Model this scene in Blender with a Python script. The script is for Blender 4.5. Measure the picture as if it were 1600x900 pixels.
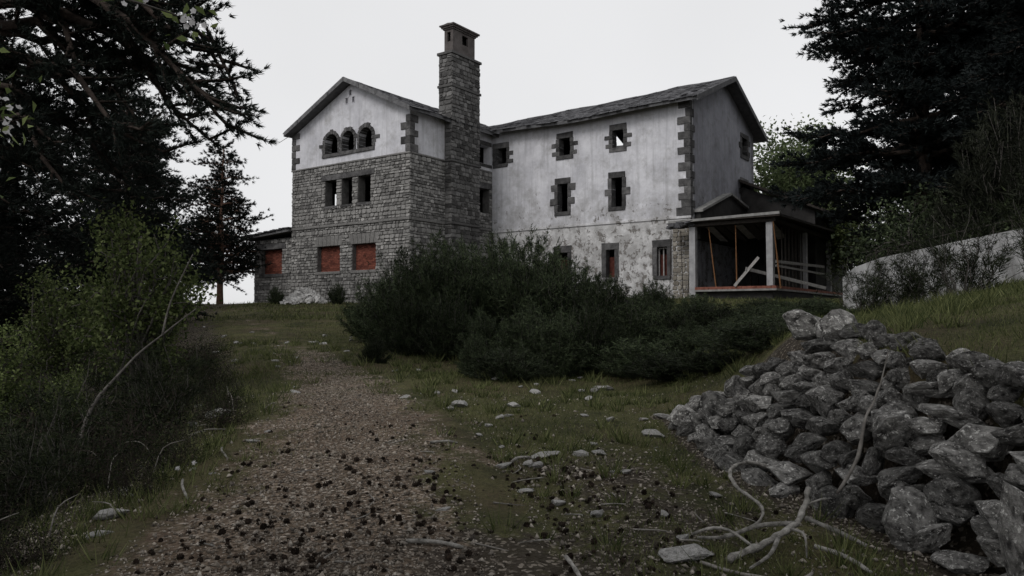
import bpy, bmesh, math, random
import numpy as np
from mathutils import Vector, Matrix

for o in list(bpy.data.objects):
    bpy.data.objects.remove(o)
scene = bpy.context.scene
COL = scene.collection
R = math.radians
random.seed(7)
RNG = np.random.default_rng(7)

# ------------------------------------------------------------------ camera
EYE = 1.6
cd = bpy.data.cameras.new('camera')
cam = bpy.data.objects.new('camera', cd)
COL.objects.link(cam)
cd.sensor_width = 36.0
cd.lens = 27.0
cd.clip_start = 0.05
cd.clip_end = 6000
cam.location = (0, 0, EYE)
cam.rotation_euler = (R(90) + math.atan(45 / 1200.0), 0, 0)
scene.camera = cam

# ------------------------------------------------------------------ sky + light (overcast)
world = bpy.data.worlds.new('World')
scene.world = world
world.use_nodes = True
nt = world.node_tree
nt.nodes.clear()
SUN_DIR = Vector((-0.52, -0.52, 0.68)).normalized()      # towards the brighter part of the cloud
sky = nt.nodes.new('ShaderNodeTexSky')
sky.sky_type = 'NISHITA'
sky.sun_disc = False
sky.sun_elevation = math.asin(SUN_DIR.z)
sky.sun_rotation = math.atan2(SUN_DIR.x, SUN_DIR.y)
hs = nt.nodes.new('ShaderNodeHueSaturation')
hs.inputs['Saturation'].default_value = 0.08
mx = nt.nodes.new('ShaderNodeMixRGB')
mx.inputs['Fac'].default_value = 0.76
mx.inputs['Color2'].default_value = (7.25, 7.27, 7.38, 1)   # the even cloud layer
bg = nt.nodes.new('ShaderNodeBackground')
bg.inputs['Strength'].default_value = 0.099
out = nt.nodes.new('ShaderNodeOutputWorld')
nt.links.new(sky.outputs[0], hs.inputs['Color'])
nt.links.new(hs.outputs[0], mx.inputs['Color1'])
wt = nt.nodes.new('ShaderNodeTexCoord')
wn = nt.nodes.new('ShaderNodeTexNoise'); wn.inputs['Scale'].default_value = 1.6; wn.inputs['Detail'].default_value = 4
nt.links.new(wt.outputs['Generated'], wn.inputs['Vector'])
wr = nt.nodes.new('ShaderNodeMapRange'); wr.inputs['To Min'].default_value = 0.86; wr.inputs['To Max'].default_value = 1.12
nt.links.new(wn.outputs['Fac'], wr.inputs['Value'])
wm = nt.nodes.new('ShaderNodeVectorMath'); wm.operation = 'SCALE'
nt.links.new(mx.outputs[0], wm.inputs[0]); nt.links.new(wr.outputs[0], wm.inputs['Scale'])
nt.links.new(wm.outputs[0], bg.inputs['Color'])
nt.links.new(bg.outputs[0], out.inputs['Surface'])

sd = bpy.data.lights.new('sun', 'SUN')
sd.energy = 1.05
sd.angle = R(24)
sd.color = (1.0, 0.97, 0.94)
sun = bpy.data.objects.new('sun', sd)
COL.objects.link(sun)
sun.rotation_euler = SUN_DIR.to_track_quat('Z', 'Y').to_euler()
sun.location = (-20, -30, 40)

scene.view_settings.view_transform = 'Standard'
scene.view_settings.look = 'None'
scene.view_settings.exposure = 0.30
scene.view_settings.gamma = 1.0
scene.view_settings.use_curve_mapping = False
scene.cycles.use_denoising = True
scene.cycles.max_bounces = 5
scene.cycles.diffuse_bounces = 3
scene.cycles.transparent_max_bounces = 4

# ------------------------------------------------------------------ helpers
def tag(o, label=None, cat=None, group=None, kind=None):
    if label: o['label'] = label
    if cat: o['category'] = cat
    if group: o['group'] = group
    if kind: o['kind'] = kind
    return o

def empty(name, loc=(0, 0, 0), rz=0.0):
    o = bpy.data.objects.new(name, None)
    o.empty_display_size = 0.2
    o.location = loc
    o.rotation_euler = (0, 0, rz)
    COL.objects.link(o)
    return o

def link(name, me, parent=None, mat=None):
    o = bpy.data.objects.new(name, me)
    COL.objects.link(o)
    if mat and not me.materials:
        me.materials.append(mat)
    if parent: o.parent = parent
    return o

class MB:
    """collects geometry, builds one mesh"""
    def __init__(s):
        s.v = []; s.f = []
    def poly(s, pts):
        n = len(s.v); s.v += [tuple(p) for p in pts]; s.f.append(tuple(range(n, n + len(pts))))
    def box(s, a, b, jit=0.0):
        x0, y0, z0 = a; x1, y1, z1 = b
        p = [(x0, y0, z0), (x1, y0, z0), (x1, y1, z0), (x0, y1, z0), (x0, y0, z1), (x1, y0, z1), (x1, y1, z1), (x0, y1, z1)]
        if jit:
            p = [tuple(c + random.uniform(-jit, jit) for c in q) for q in p]
        n = len(s.v); s.v += p
        for f in ((0, 3, 2, 1), (4, 5, 6, 7), (0, 1, 5, 4), (1, 2, 6, 5), (2, 3, 7, 6), (3, 0, 4, 7)):
            s.f.append(tuple(n + i for i in f))
        return s
    def prism(s, pts, d):
        """closed polygon pts (3D) extruded by vector d"""
        n = len(s.v); k = len(pts)
        s.v += [tuple(p) for p in pts] + [tuple(p[i] + d[i] for i in range(3)) for p in pts]
        s.f.append(tuple(n + i for i in range(k))); s.f.append(tuple(n + k + i for i in reversed(range(k))))
        for i in range(k):
            j = (i + 1) % k
            s.f.append((n + i, n + k + i, n + k + j, n + j))
        return s
    def tube(s, pts, rad, sides=6, cap=True):
        P = [Vector(p) for p in pts]
        n0 = len(s.v); k = len(P)
        side = None
        for i, p in enumerate(P):
            t = (P[min(i + 1, k - 1)] - P[max(i - 1, 0)])
            t = t.normalized() if t.length > 1e-9 else Vector((0, 0, 1))
            if side is None:
                side = t.cross(Vector((0.13, 0.21, 0.97)))
                if side.length < 1e-3: side = t.cross(Vector((1, 0, 0)))
                side.normalize()
            else:
                side = (side - t * side.dot(t))
                side = side.normalized() if side.length > 1e-6 else t.orthogonal().normalized()
            b = t.cross(side)
            for q in range(sides):
                a = 2 * math.pi * q / sides
                s.v.append(tuple(p + (side * math.cos(a) + b * math.sin(a)) * rad[i]))
        for i in range(k - 1):
            for q in range(sides):
                q2 = (q + 1) % sides
                s.f.append((n0 + i * sides + q, n0 + i * sides + q2, n0 + (i + 1) * sides + q2, n0 + (i + 1) * sides + q))
        if cap:
            s.f.append(tuple(n0 + q for q in reversed(range(sides))))
            s.f.append(tuple(n0 + (k - 1) * sides + q for q in range(sides)))
        return s
    def mesh(s, name):
        me = bpy.data.meshes.new(name)
        me.from_pydata(s.v, [], s.f)
        bm = bmesh.new(); bm.from_mesh(me)
        bmesh.ops.recalc_face_normals(bm, faces=bm.faces)
        bm.to_mesh(me); bm.free()
        return me
    def build(s, name, mat, parent=None, smooth=False, bevel=0.0):
        me = s.mesh(name)
        if smooth:
            me.polygons.foreach_set('use_smooth', [True] * len(me.polygons))
        o = link(name, me, parent, mat)
        if bevel:
            m = o.modifiers.new('bevel', 'BEVEL'); m.width = bevel; m.segments = 2
        return o

def np_mesh(name, verts, faces, smooth=False):
    """verts (n,3), faces (m,k) numpy"""
    me = bpy.data.meshes.new(name)
    verts = np.ascontiguousarray(verts, dtype=np.float32)
    faces = np.ascontiguousarray(faces, dtype=np.int32)
    m, k = faces.shape
    me.vertices.add(len(verts)); me.vertices.foreach_set('co', verts.ravel())
    me.loops.add(m * k); me.loops.foreach_set('vertex_index', faces.ravel())
    me.polygons.add(m)
    me.polygons.foreach_set('loop_start', np.arange(0, m * k, k, dtype=np.int32))
    me.polygons.foreach_set('loop_total', np.full(m, k, dtype=np.int32))
    if smooth: me.polygons.foreach_set('use_smooth', np.ones(m, dtype=bool))
    me.update(calc_edges=True)
    return me

def smooth01(a, b, x):
    t = np.clip((x - a) / (b - a), 0, 1)
    return t * t * (3 - 2 * t)

_perm = np.random.default_rng(3).random((64, 64))
def vnoise(x, y, s=1.0):
    """tileable value noise, about -1..1"""
    x = np.asarray(x, float) / s; y = np.asarray(y, float) / s
    xi = np.floor(x).astype(int); yi = np.floor(y).astype(int)
    fx = x - xi; fy = y - yi
    fx = fx * fx * (3 - 2 * fx); fy = fy * fy * (3 - 2 * fy)
    g = lambda i, j: _perm[i % 64, j % 64]
    a = g(xi, yi) * (1 - fx) + g(xi + 1, yi) * fx
    b = g(xi, yi + 1) * (1 - fx) + g(xi + 1, yi + 1) * fx
    return (a * (1 - fy) + b * fy) * 2 - 1

# ------------------------------------------------------------------ materials
def new_mat(name):
    m = bpy.data.materials.new(name); m.use_nodes = True
    t = m.node_tree
    b = t.nodes['Principled BSDF']
    b.inputs['Specular IOR Level'].default_value = 0.25
    return m, t, b

def node(t, typ, **kw):
    n = t.nodes.new(typ)
    for k, v in kw.items():
        if k.startswith('i_'):
            n.inputs[k[2:].replace('_', ' ')].default_value = v
        else:
            setattr(n, k, v)
    return n

def coords(t, obj=True):
    return node(t, 'ShaderNodeTexCoord').outputs['Object' if obj else 'Generated']

def noise(t, co, scale, detail=4, rough=0.6, dist=0.0):
    n = node(t, 'ShaderNodeTexNoise')
    n.inputs['Scale'].default_value = scale; n.inputs['Detail'].default_value = detail
    n.inputs['Roughness'].default_value = rough; n.inputs['Distortion'].default_value = dist
    if co is not None: t.links.new(co, n.inputs['Vector'])
    return n.outputs['Fac']

def ramp(t, fac, stops):
    r = node(t, 'ShaderNodeValToRGB')
    e = r.color_ramp.elements
    while len(e) < len(stops): e.new(0.5)
    for i, (p, c) in enumerate(stops):
        e[i].position = p
        e[i].color = (c, c, c, 1) if isinstance(c, (int, float)) else (*c, 1)
    t.links.new(fac, r.inputs['Fac'])
    return r.outputs['Color']

def mix(t, fac, a, b, mode='MIX'):
    m = node(t, 'ShaderNodeMixRGB', blend_type=mode)
    for s, v in (('Fac', fac), ('Color1', a), ('Color2', b)):
        if isinstance(v, (int, float)): m.inputs[s].default_value = v if s == 'Fac' else (v, v, v, 1)
        elif isinstance(v, tuple): m.inputs[s].default_value = (*v, 1)
        else: t.links.new(v, m.inputs[s])
    return m.outputs['Color']

def mathn(t, op, a, b=0.0, clamp=False):
    m = node(t, 'ShaderNodeMath', operation=op); m.use_clamp = clamp
    for i, v in enumerate((a, b)):
        if isinstance(v, (int, float)): m.inputs[i].default_value = v
        else: t.links.new(v, m.inputs[i])
    return m.outputs[0]

def bump(t, b, h, strength=0.4, dist=0.02):
    n = node(t, 'ShaderNodeBump'); n.inputs['Strength'].default_value = strength; n.inputs['Distance'].default_value = dist
    t.links.new(h, n.inputs['Height']); t.links.new(n.outputs[0], b.inputs['Normal'])

def two_tone(name, c1, c2, scale=6, rough=0.85, bstr=0.4, bdist=0.02, fine=60, c3=None, obj_random=0.0, thr=(0.35, 0.65)):
    m, t, b = new_mat(name)
    co = coords(t)
    if obj_random:
        oi = node(t, 'ShaderNodeObjectInfo')
        add = node(t, 'ShaderNodeVectorMath', operation='ADD')
        sc = node(t, 'ShaderNodeVectorMath', operation='SCALE'); sc.inputs['Scale'].default_value = 37.0
        comb = node(t, 'ShaderNodeCombineXYZ')
        t.links.new(oi.outputs['Random'], comb.inputs[0]); t.links.new(oi.outputs['Random'], comb.inputs[1])
        t.links.new(comb.outputs[0], sc.inputs[0]); t.links.new(co, add.inputs[0]); t.links.new(sc.outputs[0], add.inputs[1])
        co = add.outputs[0]
    n1 = noise(t, co, scale, 6, 0.65)
    c = mix(t, ramp(t, n1, [(thr[0], 0.0), (thr[1], 1.0)]), c1, c2)
    n2 = noise(t, co, fine, 4, 0.7)
    if c3:
        c = mix(t, ramp(t, noise(t, co, scale * 2.3, 5, 0.7), [(0.56, 0.0), (0.63, 1.0)]), c, c3)
    c = mix(t, 0.55, c, ramp(t, n2, [(0.2, 0.35), (0.8, 1.0)]), 'MULTIPLY')
    if obj_random:
        v = mathn(t, 'ADD', mathn(t, 'MULTIPLY', oi.outputs['Random'], obj_random), 1 - obj_random * 0.5)
        c = mix(t, 1.0, c, v, 'MULTIPLY')
    t.links.new(c, b.inputs['Base Color'])
    b.inputs['Roughness'].default_value = rough
    b.inputs['Specular IOR Level'].default_value = 0.12
    bump(t, b, mathn(t, 'ADD', n1, mathn(t, 'MULTIPLY', n2, 0.5)), bstr, bdist)
    return m

def leaf_mat(name, c1, c2, trans=0.25, rough=0.6):
    m, t, b = new_mat(name)
    b.inputs['Specular IOR Level'].default_value = 0.06
    g = node(t, 'ShaderNodeNewGeometry')
    c = mix(t, mathn(t, 'POWER', g.outputs['Random Per Island'], 1.5), c1, c2)
    big = noise(t, coords(t), 0.9, 2)
    c = mix(t, 0.6, c, ramp(t, big, [(0.3, 0.5), (0.7, 1.0)]), 'MULTIPLY')
    oi = node(t, 'ShaderNodeObjectInfo')
    c = mix(t, 1.0, c, mathn(t, 'ADD', mathn(t, 'MULTIPLY', oi.outputs['Random'], 1.0), 0.5), 'MULTIPLY')
    t.links.new(c, b.inputs['Base Color'])
    b.inputs['Roughness'].default_value = rough
    if trans:
        tr = node(t, 'ShaderNodeBsdfTranslucent'); t.links.new(c, tr.inputs['Color'])
        ms = node(t, 'ShaderNodeMixShader'); ms.inputs[0].default_value = trans
        t.links.new(b.outputs[0], ms.inputs[1]); t.links.new(tr.outputs[0], ms.inputs[2])
        t.links.new(ms.outputs[0], t.nodes['Material Output'].inputs['Surface'])
    return m

M = {}
M['masonry'] = two_tone('granite_facing', (0.155, 0.15, 0.145), (0.30, 0.295, 0.285), 3.0, 0.9, 0.6, 0.03, 25, obj_random=0.0)
def masonry_mat(name, lo, hi):
    m, t, b = new_mat(name)
    g = node(t, 'ShaderNodeNewGeometry'); co = coords(t)
    c = ramp(t, g.outputs['Random Per Island'], [(0.0, lo), (0.5, tuple((a + b2) / 2 for a, b2 in zip(lo, hi))), (1.0, hi)])
    n = noise(t, co, 9, 6, 0.7)
    c = mix(t, 0.75, c, ramp(t, n, [(0.3, 0.45), (0.7, 1.1)]), 'MULTIPLY')
    c = mix(t, 0.6, c, ramp(t, noise(t, co, 0.5, 3), [(0.35, 0.55), (0.65, 1.0)]), 'MULTIPLY')
    t.links.new(c, b.inputs['Base Color']); b.inputs['Roughness'].default_value = 0.92
    bump(t, b, n, 0.7, 0.03)
    return m
M['masonry'] = masonry_mat('granite_facing', (0.15, 0.146, 0.142), (0.45, 0.44, 0.424))
M['masonry_dark'] = masonry_mat('sooty_granite', (0.065, 0.063, 0.062), (0.25, 0.245, 0.24))
M['rubble'] = masonry_mat('tan_rubble', (0.20, 0.18, 0.15), (0.45, 0.42, 0.37))
M['mortar'] = two_tone('mortar', (0.085, 0.083, 0.08), (0.16, 0.155, 0.15), 5, 0.95, 0.5, 0.02)
M['dressed'] = two_tone('dressed_granite', (0.06, 0.059, 0.06), (0.15, 0.147, 0.147), 3, 0.9, 0.6, 0.03, 22, obj_random=0.7)
M['slate'] = masonry_mat('roof_slate', (0.06, 0.06, 0.066), (0.17, 0.17, 0.18))
M['slate_edge'] = two_tone('roof_boarding', (0.10, 0.10, 0.105), (0.22, 0.22, 0.225), 4, 0.9, 0.4, 0.02, 30)
M['soffit'] = two_tone('soffit_boards', (0.10, 0.10, 0.105), (0.17, 0.17, 0.175), 3, 0.9, 0.3, 0.02, 30)
M['timber_dark'] = two_tone('dark_timber', (0.035, 0.03, 0.028), (0.07, 0.062, 0.055), 8, 0.85, 0.4, 0.01)
M['timber_pale'] = two_tone('weathered_plank', (0.26, 0.25, 0.24), (0.42, 0.41, 0.40), 8, 0.85, 0.4, 0.01)
M['column'] = two_tone('painted_concrete_post', (0.30, 0.30, 0.31), (0.46, 0.46, 0.47), 2.5, 0.85, 0.3, 0.01)
M['rust'] = two_tone('rusty_steel', (0.12, 0.06, 0.028), (0.24, 0.125, 0.06), 12, 0.75, 0.3, 0.005)
M['dark_metal'] = two_tone('dark_iron', (0.03, 0.027, 0.025), (0.06, 0.05, 0.045), 12, 0.7, 0.3, 0.005)
M['interior'] = two_tone('darkened_interior_plaster', (0.03, 0.029, 0.029), (0.06, 0.058, 0.057), 1.3, 0.95, 0.3, 0.02)  # darkness put into the colour, so the openings stay near-black
M['shutter'] = two_tone('faded_red_shutter', (0.06, 0.018, 0.013), (0.13, 0.045, 0.035), 5, 0.85, 0.4, 0.01)
M['terracotta'] = two_tone('terracotta_edge', (0.17, 0.065, 0.048), (0.30, 0.13, 0.095), 6, 0.9, 0.4, 0.02)
M['slab'] = two_tone('slab_concrete', (0.20, 0.20, 0.195), (0.36, 0.355, 0.345), 3, 0.9, 0.4, 0.02)
M['stack'] = two_tone('sooty_render', (0.085, 0.075, 0.072), (0.15, 0.135, 0.13), 2.2, 0.9, 0.3, 0.02)
M['bark'] = two_tone('pine_bark', (0.030, 0.024, 0.021), (0.085, 0.066, 0.056), 7, 0.95, 1.0, 0.05, 18)
M['bark_red'] = two_tone('red_pine_bark', (0.13, 0.075, 0.055), (0.26, 0.16, 0.12), 5, 0.9, 0.9, 0.04, 18)
M['bark_grey'] = two_tone('grey_bark', (0.06, 0.055, 0.05), (0.14, 0.13, 0.12), 9, 0.9, 0.6, 0.02)
M['deadwood'] = two_tone('bleached_dead_wood', (0.10, 0.095, 0.085), (0.36, 0.345, 0.32), 14, 0.9, 1.0, 0.02, 60, obj_random=0.3)
M['deadwood_dark'] = two_tone('greyed_twig', (0.12, 0.11, 0.10), (0.26, 0.245, 0.225), 9, 0.9, 0.5, 0.01, obj_random=0.4)
M['cone'] = two_tone('pine_cone_scale', (0.012, 0.009, 0.007), (0.032, 0.022, 0.016), 30, 0.9, 0.3, 0.005, obj_random=0.6)
M['fieldstone'] = two_tone('lichened_fieldstone', (0.036, 0.034, 0.033), (0.31, 0.303, 0.288), 2.8, 0.95, 1.0, 0.06, 12, c3=(0.58, 0.57, 0.545), obj_random=1.1)
M['pale_rock'] = two_tone('pale_granite', (0.26, 0.255, 0.245), (0.50, 0.49, 0.475), 6, 0.9, 0.8, 0.03, 30, c3=(0.13, 0.125, 0.115), obj_random=0.4)
M['brick_unit'] = masonry_mat('red_brick', (0.13, 0.042, 0.030), (0.30, 0.10, 0.068))
M['white_rubble'] = masonry_mat('white_rubble', (0.45, 0.44, 0.43), (0.85, 0.84, 0.82))
M['gravel'] = masonry_mat('path_gravel', (0.06, 0.048, 0.037), (0.40, 0.348, 0.29))
M['pine_needle'] = leaf_mat('pine_needles', (0.007, 0.010, 0.009), (0.028, 0.036, 0.029), 0.08)
M['fir_needle'] = leaf_mat('fir_needles', (0.008, 0.011, 0.012), (0.028, 0.035, 0.033), 0.06)
M['broom'] = leaf_mat('broom_twigs', (0.006, 0.010, 0.006), (0.092, 0.118, 0.062), 0.15)
M['shrub_leaf'] = leaf_mat('fresh_shrub_leaves', (0.055, 0.082, 0.026), (0.25, 0.30, 0.12), 0.35)
M['tree_leaf'] = leaf_mat('spring_tree_leaves', (0.06, 0.088, 0.038), (0.20, 0.245, 0.12), 0.4)
M['bramble'] = leaf_mat('bramble_leaves', (0.005, 0.007, 0.004), (0.034, 0.044, 0.020), 0.15)
M['grey_twig'] = leaf_mat('grey_shrub_twigs', (0.012, 0.015, 0.010), (0.052, 0.058, 0.038), 0.1)
M['grass'] = leaf_mat('grass_blades', (0.030, 0.042, 0.014), (0.17, 0.182, 0.08), 0.3)
M['litter'] = masonry_mat('leaf_litter_flakes', (0.025, 0.018, 0.013), (0.50, 0.45, 0.39))
M['petal'] = leaf_mat('white_petals', (0.72, 0.71, 0.72), (0.85, 0.84, 0.85), 0.35)

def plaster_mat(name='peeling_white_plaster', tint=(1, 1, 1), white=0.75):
    m, t, b = new_mat(name)
    co = coords(t)
    sep = node(t, 'ShaderNodeSeparateXYZ'); t.links.new(co, sep.inputs[0])
    base = mix(t, ramp(t, noise(t, co, 0.55, 5, 0.65, 0.4), [(0.3, 0.0), (0.7, 1.0)]), (0.48, 0.48, 0.515), (0.73, 0.73, 0.765))
    base = mix(t, 0.5, base, ramp(t, noise(t, co, 4.0, 6, 0.7), [(0.3, 0.72), (0.65, 1.0)]), 'MULTIPLY')
    # vertical rain streaks
    mp = node(t, 'ShaderNodeMapping'); mp.inputs['Scale'].default_value = (2.6, 2.6, 0.16); t.links.new(co, mp.inputs[0])
    st = ramp(t, noise(t, mp.outputs[0], 1.6, 6, 0.7), [(0.50, 0.0), (0.72, 1.0)])
    base = mix(t, mathn(t, 'MULTIPLY', st, 0.52), base, (0.24, 0.24, 0.25))
    lowz = node(t, 'ShaderNodeMapRange'); lowz.inputs['From Min'].default_value = 4.5; lowz.inputs['From Max'].default_value = 4.2
    t.links.new(sep.outputs['Z'], lowz.inputs['Value'])
    base = mix(t, mathn(t, 'MULTIPLY', lowz.outputs[0], white), base, mix(t, noise(t, co, 3.1, 6, 0.7), (0.55, 0.545, 0.54), (0.86, 0.855, 0.85)))
    # damp grey blotches and lost plaster, mostly below the upper storey
    hgt = node(t, 'ShaderNodeMapRange'); hgt.inputs['From Min'].default_value = 7.6; hgt.inputs['From Max'].default_value = 3.4
    t.links.new(sep.outputs['Z'], hgt.inputs['Value'])
    n = noise(t, co, 0.95, 10, 0.74, 0.15)
    wear = mathn(t, 'ADD', n, mathn(t, 'MULTIPLY', hgt.outputs[0], 0.16))
    damp = ramp(t, wear, [(0.50, 0.0), (0.72, 1.0)])
    base = mix(t, mathn(t, 'MULTIPLY', damp, 0.78), base, (0.27, 0.265, 0.26))
    n2 = noise(t, co, 2.0, 12, 0.78, 0.1)
    loss = ramp(t, mathn(t, 'ADD', n2, mathn(t, 'MULTIPLY', hgt.outputs[0], 0.13)), [(0.652, 0.0), (0.675, 1.0)])
    base = mix(t, loss, base, (0.17, 0.16, 0.15))
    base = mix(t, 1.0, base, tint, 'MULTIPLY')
    t.links.new(base, b.inputs['Base Color']); b.inputs['Roughness'].default_value = 0.92
    bump(t, b, mathn(t, 'SUBTRACT', mathn(t, 'MULTIPLY', n2, 0.3), loss), 0.5, 0.025)
    return m
M['plaster'] = plaster_mat()
M['shaded_render'] = plaster_mat('shaded_grey_render', (0.50, 0.505, 0.535), 0.0)  # bluish-grey plaster copy, darkened further: the end wall's shade put into its colour

def brick_mat():
    m, t, b = new_mat('red_brick_infill')
    co = coords(t)
    mp = node(t, 'ShaderNodeMapping'); mp.inputs['Rotation'].default_value = (R(90), 0, 0); t.links.new(co, mp.inputs[0])
    bt = node(t, 'ShaderNodeTexBrick'); t.links.new(mp.outputs[0], bt.inputs['Vector'])
    bt.inputs['Color1'].default_value = (0.23, 0.075, 0.052, 1); bt.inputs['Color2'].default_value = (0.155, 0.050, 0.038, 1)
    bt.inputs['Mortar'].default_value = (0.20, 0.10, 0.075, 1); bt.inputs['Scale'].default_value = 1.0
    bt.inputs['Brick Width'].default_value = 0.30; bt.inputs['Row Height'].default_value = 0.12; bt.inputs['Mortar Size'].default_value = 0.012
    c = mix(t, 0.6, bt.outputs['Color'], ramp(t, noise(t, co, 3, 5), [(0.3, 0.55), (0.7, 1.0)]), 'MULTIPLY')
    t.links.new(c, b.inputs['Base Color']); b.inputs['Roughness'].default_value = 0.9
    return m
M['brick'] = brick_mat()

def concrete_mat():
    m, t, b = new_mat('streaked_concrete')
    co = coords(t)
    base = mix(t, ramp(t, noise(t, co, 1.2, 6, 0.7), [(0.3, 0.0), (0.7, 1.0)]), (0.22, 0.22, 0.222), (0.50, 0.50, 0.505))
    mp = node(t, 'ShaderNodeMapping'); mp.inputs['Scale'].default_value = (1.5, 1.1, 0.45); t.links.new(co, mp.inputs[0])
    st = ramp(t, noise(t, mp.outputs[0], 1.5, 6, 0.7), [(0.46, 0.0), (0.66, 1.0)])
    base = mix(t, mathn(t, 'MULTIPLY', st, 0.85), base, (0.085, 0.084, 0.078))
    t.links.new(base, b.inputs['Base Color']); b.inputs['Roughness'].default_value = 0.9
    bump(t, b, noise(t, co, 14, 6), 0.4, 0.01)
    return m
M['concrete'] = concrete_mat()

def ground_mat():
    m, t, b = new_mat('mountain_ground')
    co = coords(t)
    at = node(t, 'ShaderNodeAttribute'); at.attribute_name = 'trail'
    al = node(t, 'ShaderNodeAttribute'); al.attribute_name = 'litter'
    # turf
    g = mix(t, ramp(t, noise(t, co, 1.1, 6, 0.7, 0.3), [(0.33, 0.0), (0.67, 1.0)]), (0.022, 0.025, 0.011), (0.105, 0.102, 0.045))
    g = mix(t, ramp(t, noise(t, co, 0.45, 5, 0.7), [(0.46, 0.0), (0.64, 0.85)]), g, (0.075, 0.058, 0.036))
    g = mix(t, 0.8, g, ramp(t, noise(t, co, 28, 5, 0.75), [(0.3, 0.3), (0.7, 1.15)]), 'MULTIPLY')
    # trodden gravel
    v = node(t, 'ShaderNodeTexVoronoi'); v.inputs['Scale'].default_value = 42; t.links.new(co, v.inputs['Vector'])
    sx = node(t, 'ShaderNodeSeparateColor'); t.links.new(v.outputs['Color'], sx.inputs[0])
    p = ramp(t, sx.outputs[0], [(0.0, (0.05, 0.036, 0.026)), (0.55, (0.14, 0.107, 0.078)), (0.88, (0.23, 0.182, 0.142)), (1.0, (0.46, 0.41, 0.355))])
    p = mix(t, 0.75, p, ramp(t, noise(t, co, 1.3, 6, 0.7), [(0.3, 0.45), (0.68, 1.1)]), 'MULTIPLY')
    p = mix(t, ramp(t, noise(t, co, 0.8, 5, 0.7, 0.5), [(0.52, 0.0), (0.66, 0.7)]), p, (0.085, 0.06, 0.042))
    # edge broken by noise
    e = mathn(t, 'ADD', at.outputs['Fac'], mathn(t, 'MULTIPLY', mathn(t, 'SUBTRACT', noise(t, co, 1.5, 8, 0.75), 0.5), 2.9))
    c = mix(t, ramp(t, e, [(0.34, 0.0), (0.66, 1.0)]), g, p)
    # dark needle litter
    lt = mix(t, ramp(t, sx.outputs[1], [(0.0, 0.0), (0.82, 0.12), (0.95, 1.0)]), (0.022, 0.017, 0.013), (0.19, 0.165, 0.14))
    le = mathn(t, 'ADD', al.outputs['Fac'], mathn(t, 'MULTIPLY', mathn(t, 'SUBTRACT', noise(t, co, 2.6, 6, 0.75), 0.5), 1.7))
    c = mix(t, ramp(t, le, [(0.52, 0.0), (0.75, 0.9)]), c, lt)
    t.links.new(c, b.inputs['Base Color']); b.inputs['Roughness'].default_value = 0.95
    b.inputs['Specular IOR Level'].default_value = 0.1
    bump(t, b, mathn(t, 'ADD', noise(t, co, 16, 6, 0.7), mathn(t, 'MULTIPLY', v.outputs['Distance'], 0.6)), 0.8, 0.03)
    return m
M['ground'] = ground_mat()

# ------------------------------------------------------------------ terrain
PY = [-40, 0, 4.1, 7.2, 11.6, 16.7, 22.5, 30, 38, 60]
PX = [1.5, -0.75, -1.12, -1.52, -2.6, -4.5, -7.2, -10.5, -13.0, -18]
PW = [1.0, 1.0, 0.95, 0.86, 0.78, 0.72, 0.65, 0.6, 0.6, 0.6]
def path_x(y): return np.interp(y, PY, PX)
def path_w(y): return np.interp(y, PY, PW)
SY = [0, 4.4, 5.26, 6.3, 8.3, 10, 14, 20, 30, 40]
SX0 = [3.2, 2.72, 2.50, 2.18, 2.15, 1.8, 1.5, 1.5, 1, 0]
SX1 = [3.7, 3.15, 3.02, 2.85, 3.2, 4.2, 5.5, 7, 9, 11]
def terr(x, y):
    x = np.asarray(x, float); y = np.asarray(y, float)
    zb = np.zeros(np.broadcast(x, y).shape)
    for dy in (-2, -1, 0, 1, 2):
        zb = zb + np.interp(y + dy, [-400, -60, 0, 10, 20, 30, 40, 47, 57, 80, 200, 420, 4000],
                            [-30, -3, 0, .51, 1.02, 1.54, 2.06, 2.40, 2.45, 1.0, -14, -40, -60]) / 5
    far = smooth01(52, 90, y)
    dl = path_x(y) - path_w(y) - 0.35 - x
    z = zb - (1.0 * smooth01(0, 3.4, dl) + 1.2 * smooth01(4, 18, dl)) * (1 - smooth01(22, 31, y)) - 0.10 * np.clip(dl - 8, 0, 300) * smooth01(22, 31, y) * 0.3
    T = np.interp(y, [0, 4.6, 6, 7.5, 10, 15, 20, 25, 33, 40, 60], [1.12, 1.24, 1.38, 1.44, 1.50, 1.58, 1.68, 1.8, 2.2, 2.5, 2.6])
    xs = np.interp(y, SY, SX0); xe = np.interp(y, SY, SX1)
    T = T + 0.21 * np.clip(x - np.maximum(xe, .44 * y), 0, 5) * (1 - smooth01(12, 19, y))
    s = smooth01(0, 1, (x - xs) / (xe - xs)) * (1 - far)
    z = z + np.maximum(T - z, 0) * s
    n = 0.055 * vnoise(x + 3, y + 9, 2.3) + 0.025 * vnoise(x, y, 0.8) + 0.18 * vnoise(x + 50, y, 11) * smooth01(8, 30, np.hypot(x, y))
    return z + n
def tz(x, y): return float(terr(x, y))
def trail_f(x, y):
    return smooth01(1.0, -1.0, (np.abs(x - path_x(y)) - path_w(y) * .92) / 0.85) * (1 - smooth01(8.5, 14, y) * 0.33 - smooth01(13, 21, y) * 0.30)
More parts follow.
